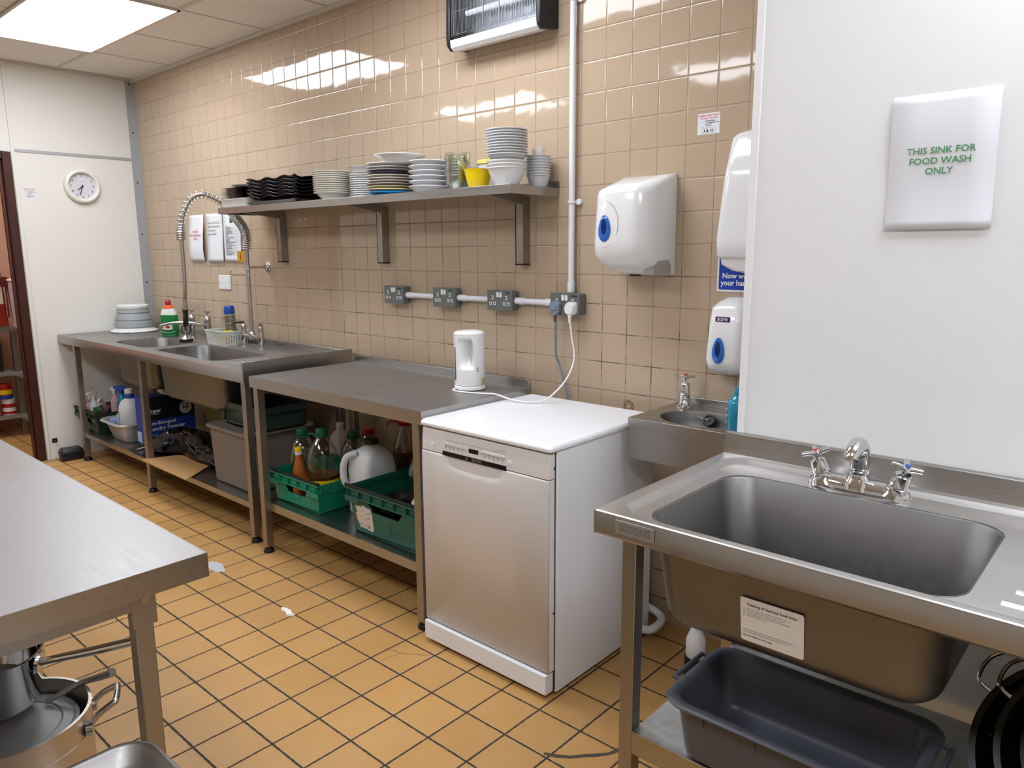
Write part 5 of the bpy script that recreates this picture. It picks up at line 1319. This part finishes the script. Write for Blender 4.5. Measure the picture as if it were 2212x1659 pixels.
b = B(); b.cyl((-5.43, 1.90, zb+.085), (-5.37, 2.12, zb+.085), .036, seg=24); solo(b.o('cloth_roll', 'bluecloth'), 'pale blue rolled cloth at the left inside the grey bowl', 'cloth roll')
# laundry powder carton, its big face turned to the room's right
t = thing('laundry_powder_box', 'tall blue and black laundry powder carton under the corner sink', 'box', (-5.0, 2.09, ZB))
B().box(-5.068, -4.968, 1.935, 2.285, ZB, .535).o('carton', 'bluebox', t, bevel=.003)
xf = -4.967
fb = B().box(-4.969, xf, 1.94, 2.28, .375, .528).o('dark_panel', 'navybox', t)
def tx(s, size, y, z, m='inkwhite', al='LEFT', xs=1., bold=.02): return text(fb, s, size, (xf+.0004, y, z), (0, 1, 0), WZ, m, al, bold, xs)
tx('Super', .034, 1.978, .436); tx('concentrated', .011, 1.982, .416)
B().box(-4.969, xf, 1.98, 1.987, .466, .469).o('accent', 'label', fb)
tx('Non-Biological', .031, 1.965, .352); tx('Laundry Powder', .038, 1.955, .315)
for i, s_ in enumerate(('Concentrated formula', 'Safe on sensitive skin', '40 washes')): tx(s_, .013, 1.975, .275-.022*i, 'tv_blue')
bd = B().cyl((-4.969, 2.222, .43), (xf+.0006, 2.222, .43), .042, seg=32).o('round_badge', 'label', fb)
text(bd, 'L2', .042, (xf+.001, 2.222, .44), (0, 1, 0), WZ, 'ink', bold=.03); text(bd, 'laundry', .012, (xf+.001, 2.222, .412), (0, 1, 0), WZ, 'ink')
B().box(-5.067, -5.0, 1.9335, 1.9352, .23, .30).o('side_print', 'tv_blue', t)
# cardboard and bag
cb = B(); q = [(-4.632, 1.775, .2165), (-4.012, 1.762, .2165), (-4.235, 2.03, .2105), (-4.55, 2.06, .2105)]
cb.loft([[Vector(p)+Vector((0, 0, .0)) for p in q], [Vector(p)+Vector((0, 0, .0045)) for p in q]])
solo(cb.o('cardboard_sheet', 'cardboard'), 'flat brown cardboard piece overhanging the sink undershelf front', 'cardboard')
b = B(); random.seed(21)
nx, ny = 46, 34; g = []
from mathutils import noise as mn
for j in range(ny+1):
    row = []
    for i in range(nx+1):
        u, v = i/nx, j/ny
        x = -4.90+.88*u+.0*v; y = 1.80+.40*v
        e = (math.sin(PI*u)**.6)*(math.sin(PI*v)**.5)
        hgt = .02+.135*e*(.45+.75*v)*(.75+.5*math.sin(1.2+3.1*u))
        f = mn.fractal(Vector((x*7.5, y*7.5, 1.3)), 1.0, 2.1, 4)
        rid = abs(mn.noise(Vector((x*11+3, y*13, 5))))
        hgt += e*(.040*f-.05*rid+.02)
        x += .02*mn.noise(Vector((x*9, y*9, 8))); y += .022*mn.noise(Vector((x*9, y*9, 3)))
        if v < .55 and u > .10: y += .17*min(1, (u-.10)*3.2)*(1-v/.55)
        row.append(b.bm.verts.new((x, y, max(ZB+.014, ZB+.008+hgt))))
    g.append(row)
for r0, r1 in zip(g, g[1:]):
    for i in range(nx): b.face([r0[i], r0[i+1], r1[i+1], r1[i]])
solo(b.o('bin_bag', 'bag', smooth=70, solid=.002, off=-1), 'crumpled shiny black bin bag under the corner sink', 'bag')
# storage bin with lid, basket on top
t = thing('storage_bin', 'large grey brown lidded storage bin under the corner sink', 'storage bin', (-3.73, 2.08, ZB))
b = B(); b.loft([L3(rr(-3.925, -3.545, 1.90, 2.25, .02), ZB), L3(rr(-3.935, -3.535, 1.89, 2.26, .03), ZB+.01), L3(rr(-3.95, -3.525, 1.882, 2.27, .03), .515)]); b.o('body', 'binbrown', t)
B().loft([L3(rr(-3.965, -3.51, 1.87, 2.28, .03), .512), L3(rr(-3.97, -3.505, 1.866, 2.284, .03), .52), L3(rr(-3.965, -3.51, 1.87, 2.28, .03), .534)]).o('lid', 'binbrown', t, bevel=.003)
t = thing('carry_crate', 'dark grey green carry crate with loop handles on the storage bin', 'crate', (-3.66, 2.1, .535))
b = B(); x0, x1, y0, y1 = -3.86, -3.50, 1.95, 2.22
for q in ((x0, x1, y0, y0+.005), (x0, x1, y1-.005, y1), (x0, x0+.005, y0, y1), (x1-.005, x1, y0, y1)): b.box(*q, .5355, .655)
b.box(x0, x1, y0, y1, .5355, .541); b.o('body', 'greenC', t)
b = B()
for q in ((x0-.012, x1+.012, y0-.012, y0), (x0-.012, x1+.012, y1, y1+.012), (x0-.012, x0, y0, y1), (x1, x1+.012, y0, y1)): b.box(*q, .625, .66)
b.o('rim', 'greenC', t, bevel=.002)
b = B(); b.tube([(x0+.05, y0-.014, .625), (x0+.055, y0-.018, .575), (x0+.08, y0-.02, .56), (x0+.22, y0-.02, .56), (x0+.245, y0-.018, .575), (x0+.25, y0-.014, .625)], .006, seg=8, smooth=3); b.o('loop_handle', 'greenC', t)
B().box(x0-.016, x0+.012, y0-.02, y0-.006, .56, .67).o('corner_post', 'greenC', t, bevel=.004)
t = solo(B().loft([L3(rr(-4.42, -4.06, 2.12, 2.36, .03), ZB), L3(rr(-4.45, -4.03, 2.10, 2.385, .03), .53)]).o('olive_tub', 'olive', bevel=.004), 'olive green tub standing behind the black bag', 'tub')
# pipes beneath the sink bowls
t = thing('waste_pipe', 'white plastic waste pipe under the far bowl', 'pipe', (-4.95, 2.3, .3))
B().tube([(-4.93, 2.06, .612), (-4.93, 2.06, .57), (-4.93, 2.18, .54), (-4.93, 2.36, .52), (-4.93, W-.03, .5), (-4.93, W-.03, .2)], .021, seg=12, smooth=4).o('pipe', 'milky', t)
t = thing('sink_drain', 'short chrome drain fitting under the near corner bowl', 'drain', (-4.18, 2.04, .57))
B().lathe([(.035, .0), (.035, .012), (.02, .02), (.02, .028)], (-4.18, 2.04, .571), 20).o('fitting', 'dullchrome', t)

# ================================================================== under the big sink
ZB = .3565
t = thing('grey_tub', 'dark grey rectangular plastic tub on the shelf under the big sink', 'tub', (-.5, 1.47, ZB))
b = B(); x0, x1, y0, y1 = -.735, -.275, 1.342, 1.60
Ls = []
for z, d in ((.0, .024), (.006, .016), (.02, .012), (.13, -.002), (.131, -.008), (.136, -.02), (.142, -.024), (.148, -.02), (.150, -.012), (.148, -.004), (.14, .004), (.03, .018), (.014, .03), (.010, .05)):
    Ls.append(L3(rr(x0+d, x1-d, y0+d, y1-d, .045-d*.4, 6), ZB+z))
b.loft(Ls); b.o('body', 'tub', t, smooth=55)
for s in (-1, 1):
    b = B(); xe = x0-.018 if s < 0 else x1+.018
    b.tube([(xe, 1.42, ZB+.14), (xe+s*.022, 1.425, ZB+.138), (xe+s*.022, 1.555, ZB+.138), (xe, 1.56, ZB+.14)], .006, seg=8); b.o('handle', 'tub', t)
for x in (-.66, -.545, -.43, -.32): B().box(x-.002, x+.002, y0-.004, y0+.006, ZB+.105, ZB+.132).o('rib', 'tub', t)
# black pans leaning under the sink
def colander(label, c, tilt, r, d, holes=False, turn=0.):
    t = thing('black_pan', label, 'pan', tuple(c), 'nested black pans')
    mt = Matrix.Translation(c) @ Matrix.Rotation(turn, 4, 'Z') @ Matrix.Rotation(tilt, 4, 'X')
    B().lathe([(r*.45, 0), (r*.62, .006), (r*.86, d*.5), (r*.97, d), (r*1.02, d+.001), (r*1.02, d+.006), (r*.96, d+.004), (r*.83, d*.52), (r*.58, .012), (0, .008)], (0, 0, 0), 56, mtx=mt).o('body', 'pan', t, smooth=50)
    for a0 in (2.55, -.6):
        b = B(); P = lambda rad, a, z: mt @ Vector((rad*math.cos(a), rad*math.sin(a), z))
        b.tube([P(r*1.0, a0-.22, d-.006), P(r*1.17, a0-.2, d+.004), P(r*1.24, a0, d+.008), P(r*1.17, a0+.2, d+.004), P(r*1.0, a0+.22, d-.006)], .0042, seg=8, smooth=5)
        hd = b.o('loop_handle', 'chrome', t)
        for k in (-.22, .22): B().lathe([(.008, -.003), (.008, .001), (.004, .003)], (0, 0, 0), 10, mtx=Matrix.Translation(P(r*.985, a0+k, d-.006)) @ mt.to_3x3().to_4x4()).o('rivet', 'dullchrome', hd)
    if holes:
        b = B()
        for ring, z in ((.80, .55), (.87, .7), (.92, .85)):
            for k in range(44):
                a = 2*PI*k/44+ring; rad = r*ring+.004
                p = mt @ Vector((rad*.985*math.cos(a), rad*.985*math.sin(a), d*z))
                b.lathe([(.0014, -.001), (.0016, 0), (.0008, .001)], p, 6)
        b.o('perforations', 'dullchrome', t)
    return t
def lean(cx, cy, cz, d, tilt):   # bottom centre from the middle of the rim
    return (cx, cy+d*math.sin(tilt), cz-d*math.cos(tilt))
TL = math.radians(48)
colander('outermost black pan with drain holes leaning beside the grey tub', lean(.0, 1.60, .525, .10, TL), TL, .205, .10, True, -.12)
colander('second black pan nested inside the leaning pan with holes', lean(.022, 1.578, .553, .095, TL), TL, .188, .095, False, -.05)
colander('uppermost black pan of the nest under the big sink', lean(.055, 1.552, .585, .09, TL), TL, .170, .09, False, -.2)
t = thing('trap_pipe', 'white plastic trap with black base on floor behind grey tub', 'pipe', (-1.03, 2.05, 0))
# it stands on the floor behind the basin side of the shelf
B().lathe([(.036, 0), (.038, .01), (.036, .10)], (-1.10, 2.16, 0), 20).o('base', 'rubber', t)
B().lathe([(.030, .10), (.033, .105), (.033, .16), (.022, .19), (.018, .2), (.018, .76)], (-1.10, 2.16, 0), 20).o('trap', 'pvc', t)

# ================================================================== pots under the foreground table
ZB = .2005
PC_ = (-1.837, .372)
t = thing('stock_pot', 'large aluminium stock pot under the foreground table', 'pot', (*PC_, ZB))
B().lathe([(.145, 0), (.155, .006), (.157, .02), (.158, .245), (.1605, .247), (.1605, .252), (.1535, .252), (.152, .24), (.15, .02), (0, .015)], (*PC_, ZB), 64).o('body', 'alumin', t, smooth=50)
B().lathe([(.1585, .195), (.1592, .1955), (.1592, .197), (.1585, .1975)], (*PC_, ZB), 64, False, False).o('scribed_line', 'alumin', t)
def loop(a):
    P = lambda r, w, z: (PC_[0]+r*math.cos(a)-w*math.sin(a), PC_[1]+r*math.sin(a)+w*math.cos(a), ZB+z)
    b = B(); b.tube([P(.156, -.05, .215), P(.175, -.045, .236), P(.205, -.038, .252), P(.212, -.03, .254), P(.212, .03, .254), P(.205, .038, .252), P(.175, .045, .236), P(.156, .05, .215)], .0075, seg=12, smooth=3); h = b.o('loop_handle', 'dullchrome', t)
    for w in (-.05, .05): B().cyl(P(.15, w, .212), P(.164, w, .212), .016, seg=14).o('bracket', 'dullchrome', h)
loop(math.radians(66)); loop(math.radians(246))
LZ = ZB+.212
t = thing('pot_lid', 'dull aluminium lid sitting inside the large stock pot', 'lid', (*PC_, LZ))
LC = (PC_[0]-.012, PC_[1]-.004)
B().lathe([(.136, 0), (.1395, .001), (.1405, .004), (.134, .006), (.128, .0045), (.122, .006), (.108, .007), (.104, .0045), (.096, .006), (0, .007)], (*LC, LZ), 64).o('disc', 'darkalu', t, smooth=20)
B().box(LC[0]-.06, LC[0]-.02, LC[1]-.11, LC[1]-.09, LZ+.006, LZ+.03).o('grip', 'dullchrome', t, bevel=.004)
t = solo(B().tube([(PC_[0]-.05, PC_[1]+.085, LZ+.014), (PC_[0]-.015, PC_[1]+.155, LZ+.047), (PC_[0]+.02, PC_[1]+.18, LZ+.062), (PC_[0]+.055, PC_[1]+.20, LZ+.08)], [.006, .007, .009, .0105], seg=10).o('ladle_handle', 'dullchrome'), 'steel spoon handle sticking out over the stock pot rim', 'spoon')
# saucepan tilted on the lid
SP = Vector((-1.945, .368, .459))
tx_ = Vector((math.cos(math.radians(10)), math.sin(math.radians(10)), 0))
mt = Matrix.Translation(SP) @ Matrix.Rotation(math.radians(15), 4, Vector((0, 0, 1)).cross(tx_))
t = thing('saucepan', 'polished steel saucepan with long handle tilted on the pot lid', 'saucepan', tuple(SP))
B().lathe([(.082, 0), (.092, .003), (.097, .012), (.0975, .142), (.099, .144), (.099, .147), (.095, .147), (.094, .013), (0, .006)], (0, 0, 0), 56, mtx=mt).o('body', 'chrome', t, smooth=50)
a = math.radians(48)
P = lambda r, w, z: mt @ Vector((r*math.cos(a)-w*math.sin(a), r*math.sin(a)+w*math.cos(a), z))
b = B(); b.tube([P(.097, 0, .11), P(.13, 0, .126), P(.20, 0, .155), P(.31, 0, .205)], [.008, .009, .0105, .0115], seg=12, smooth=4); h = b.o('handle', 'chrome', t)
b = B(); b.loft([[P(.0965, w, z) for w, z in rr(-.024, .024, .092, .135, .012)], [P(.103, w, z) for w, z in rr(-.02, .02, .095, .133, .012)]]); b.o('handle_bracket', 'chrome', h)

# trolley whose polished tray corner shows at the bottom edge
t = thing('steel_trolley', 'polished steel trolley with rounded tray corner beside the foreground table leg', 'trolley', (-1.08, .2, 0))
x0, x1, y0, y1, z = -1.335, -.86, -.2, .470, .6
b = B(); Ls = []
for d, zz in ((.0, z-.03), (-.001, z-.004), (.002, z), (.006, z), (.010, z-.004), (.022, z-.03), (.034, z-.036)):
    Ls.append(L3(rr(x0+d, x1-d, y0+d, y1-d, .06-d*.5, 8), zz))
b.loft(Ls, cap0=False); b.o('tray', 'steeltop', t, smooth=60)
for x in (x0+.06, x1-.06):
    for y in (y0+.06, y1-.10): B().cyl((x, y, .06), (x, y, z-.036), .0125, seg=14).o('leg', 'steelv', t)
for x in (x0+.06, x1-.06):
    for y in (y0+.06, y1-.10): B().cyl((x-.01, y, .03), (x+.01, y, .03), .03, seg=18).o('castor', 'rubber', t)
B().box(x0+.04, x1-.04, y0+.04, y1-.08, .22, .225).o('lower_shelf', 'steel', t)

# ================================================================== things on the floor
b = B(); o_ = [(-.03, -.006), (-.012, -.012), (.0, -.004), (.03, -.018), (.055, -.004), (.05, .01), (.035, .006), (.01, .016), (-.004, .012), (-.02, .02), (-.026, .006), (-.045, .004)]
b.loft([[(-2.615+x, 1.515+y, .0006) for x, y in o_], [(-2.615+x*.9, 1.515+y*.9, .006+.004*math.sin(i*2)) for i, (x, y) in enumerate(o_)]])
solo(b.o('tissue_scrap', 'scrap'), 'torn white scrap lying on the floor tiles', 'scrap')
b = B(); b.loft([[(x, y, .0004) for x, y in ((-3.335, 1.508), (-3.20, 1.512), (-3.185, 1.545), (-3.27, 1.575), (-3.34, 1.56))], [(x, y, .0012) for x, y in ((-3.335, 1.508), (-3.20, 1.512), (-3.185, 1.545), (-3.27, 1.575), (-3.34, 1.56))]])
solo(b.o('floor_patch', cmat('#b9bcc0', .5)), 'pale grey patch on the floor beside the foreground table corner', 'patch')
def crack(pts, w, label, m='stain'):
    b = B(); P = [Vector(p) for p in pts]; lo = []
    for i, p in enumerate(P):
        d = (P[min(len(P)-1, i+1)]-P[max(0, i-1)]).normalized(); s = Vector((-d.y, d.x))
        ww = w*(.25+.75*abs(math.sin(i*1.7+.5)))
        lo.append([(p.x+s.x*ww, p.y+s.y*ww, .0005), (p.x-s.x*ww, p.y-s.y*ww, .0005)])
    for a_, c_ in zip(lo, lo[1:]): b.face([b.bm.verts.new(v) for v in (a_[0], a_[1], c_[1], c_[0])])
    solo(b.o('floor_crack', m), label, 'crack')
crack([(-1.255, 1.535), (-1.22, 1.55), (-1.185, 1.575), (-1.16, 1.605), (-1.135, 1.63), (-1.11, 1.66), (-1.095, 1.70), (-1.085, 1.74)], .009, 'wide cracked strip in the floor tile by the big sink leg', cmat('#4c4338', .9))
crack([(-2.075, 1.60), (-2.04, 1.612), (-2.01, 1.617), (-1.985, 1.63), (-1.955, 1.652), (-1.92, 1.672)], .0012, 'thin crack across a floor tile by the dishwasher plinth')
crack([(-2.01, 1.617), (-2.012, 1.59), (-2.02, 1.565), (-2.024, 1.54)], .0011, 'short thin crack branching toward the room by dishwasher')

# ================================================================== the store seen through the doorway
t = thing('storage_rack', 'steel shelving rack in the store behind the doorway', 'rack', (-7.1, 1.3, 0))
for z, h in ((.895, .045), (.53, .03), (.18, .03)):
    b = B(); b.box(-7.45, -6.92, .2, 1.755, z-h, z); b.box(-6.93, -6.14, 1.745, 2.19, z-h, z); b.o('shelf', 'steel' if z > .8 else 'zinc', t)
for x, y in ((-6.96, .25), (-7.42, .25), (-6.96, 1.76), (-6.2, 1.76), (-6.2, 2.15)): B().box(x-.02, x+.02, y-.0, y+.04, 0, .86).o('post', 'steelv', t)
t = thing('red_box', 'red storage box with white sheet on top of the store rack', 'box', (-7.06, 1.60, .896))
b = B(); b.loft([L3(rr(-7.25, -6.93, 1.38, 1.755, .01), .896), L3(rr(-7.25, -6.935, 1.38, 1.745, .01), 1.285)]); b.o('body', 'storered', t)
B().box(-6.934, -6.9305, 1.60, 1.735, 1.07, 1.235).o('paper_sheet', 'label', t)
t = thing('clear_crate', 'pale clear plastic storage crate beside the red store box', 'crate', (-6.85, 1.95, .896))
b = B(); b.loft([L3(rr(-6.92, -6.55, 1.775, 2.15, .02), .896), L3(rr(-6.935, -6.53, 1.762, 2.165, .02), 1.25)]); b.o('body', cmat('#b7aab4', .3), t)
B().box(-6.94, -6.52, 1.755, 2.17, 1.25, 1.268).o('lid', 'label', t, bevel=.004)
B().box(-6.75, -6.68, 1.7595, 1.7650, 1.04, 1.13).o('blue_label', 'tv_blue', t)
solo(B().box(-7.24, -6.94, 1.45, 1.742, 1.288, 1.325).o('flat_folder', 'dark', None, bevel=.004), 'dark flat folder lying on top of the red store box', 'folder')
t = thing('red_ribbon', 'dark red strap roll hanging down the front of the clear crate', 'ribbon', (-6.88, 1.75, .96))
B().box(-6.915, -6.875, 1.7515, 1.7535, .965, 1.25).o('strap', 'ribbon', t)
b = B(); b.cyl((-6.93, 1.742, 1.245), (-6.865, 1.742, 1.245), .04, seg=20); b.o('roll', 'ribbon', t)
solo(B().box(-7.35, -7.0, 1.3, 1.70, .532, .76).o('dark_carton', 'dark', bevel=.005), 'dark carton on the middle shelf of store rack', 'box')
def can(label, c, z0, r, h, bands):
    t = thing('food_can', label, 'can', (*c, z0), 'food cans')
    B().lathe([(r, 0), (r*1.02, .003), (r*.99, .006), (r*.99, h-.006), (r*1.02, h-.003), (r, h)], (*c, z0), 28).o('body', bands[0], t)
    for z1_, z2_, m_ in bands[1:]: B().lathe([(r*1.005, z1_*h), (r*1.01, z1_*h+.001), (r*1.01, z2_*h-.001), (r*1.005, z2_*h)], (*c, z0), 28, False, False).o('label_band', m_, t)
can('red and white can standing on the low store shelf', (-7.0, 1.70), .181, .047, .125, ['white', (.02, .2, 'red'), (.45, .7, 'red')])
can('can with red yellow and blue bands stacked in the store', (-7.0, 1.685), .3065, .05, .125, ['red', (.0, .28, 'blue'), (.32, .62, 'yellow')])
can('orange can beside the white can on low store shelf', (-6.985, 1.59), .181, .046, .115, ['orangecan', (.4, .7, 'red')])

# ================================================================== added fill light in the store, camera, view
def area(name, loc, sx, sy, power, col=(1, .96, .9)):
    ld = bpy.data.lights.new(name, 'AREA'); ld.shape = 'RECTANGLE'; ld.size = sx; ld.size_y = sy; ld.energy = power; ld.color = col
    o = bpy.data.objects.new(name, ld); COL.objects.link(o); o.location = loc; return o
area('store_fill_light', (-6.6, .9, ZC-.03), .5, .5, 24, (1, .86, .76))  # unseen lamp added to lift the pink store walls

w = bpy.data.worlds.new('room air'); SC.world = w; w.use_nodes = True
w.node_tree.nodes['Background'].inputs[0].default_value = (1, 1, 1, 1); w.node_tree.nodes['Background'].inputs[1].default_value = .02

cam = bpy.data.cameras.new('camera'); co = bpy.data.objects.new('camera', cam); COL.objects.link(co)
yaw, pitch, roll, F = -.7298, .1780, -.0060, 1612.06
cs, sn = math.cos, math.sin
f = Vector((sn(yaw)*cs(pitch), cs(yaw)*cs(pitch), -sn(pitch))); r = Vector((cs(yaw), -sn(yaw), 0)); u = r.cross(f)
r2 = cs(roll)*r+sn(roll)*u; u2 = -sn(roll)*r+cs(roll)*u
co.matrix_world = Matrix(((r2.x, u2.x, -f.x, 0), (r2.y, u2.y, -f.y, 0), (r2.z, u2.z, -f.z, 1.4684), (0, 0, 0, 1)))
cam.sensor_fit = 'HORIZONTAL'; cam.sensor_width = 36; cam.lens = 36*F/2212; cam.clip_start = .02
SC.camera = co
vs = SC.view_settings
vs.view_transform = 'Standard'; vs.look = 'None'; vs.gamma = 1; vs.use_curve_mapping = False; vs.exposure = 0.17
SC.cycles.max_bounces = 6; SC.cycles.diffuse_bounces = 3; SC.cycles.glossy_bounces = 4; SC.cycles.transmission_bounces = 4; SC.cycles.transparent_max_bounces = 24
SC.cycles.use_denoising = True; SC.cycles.sample_clamp_indirect = 8
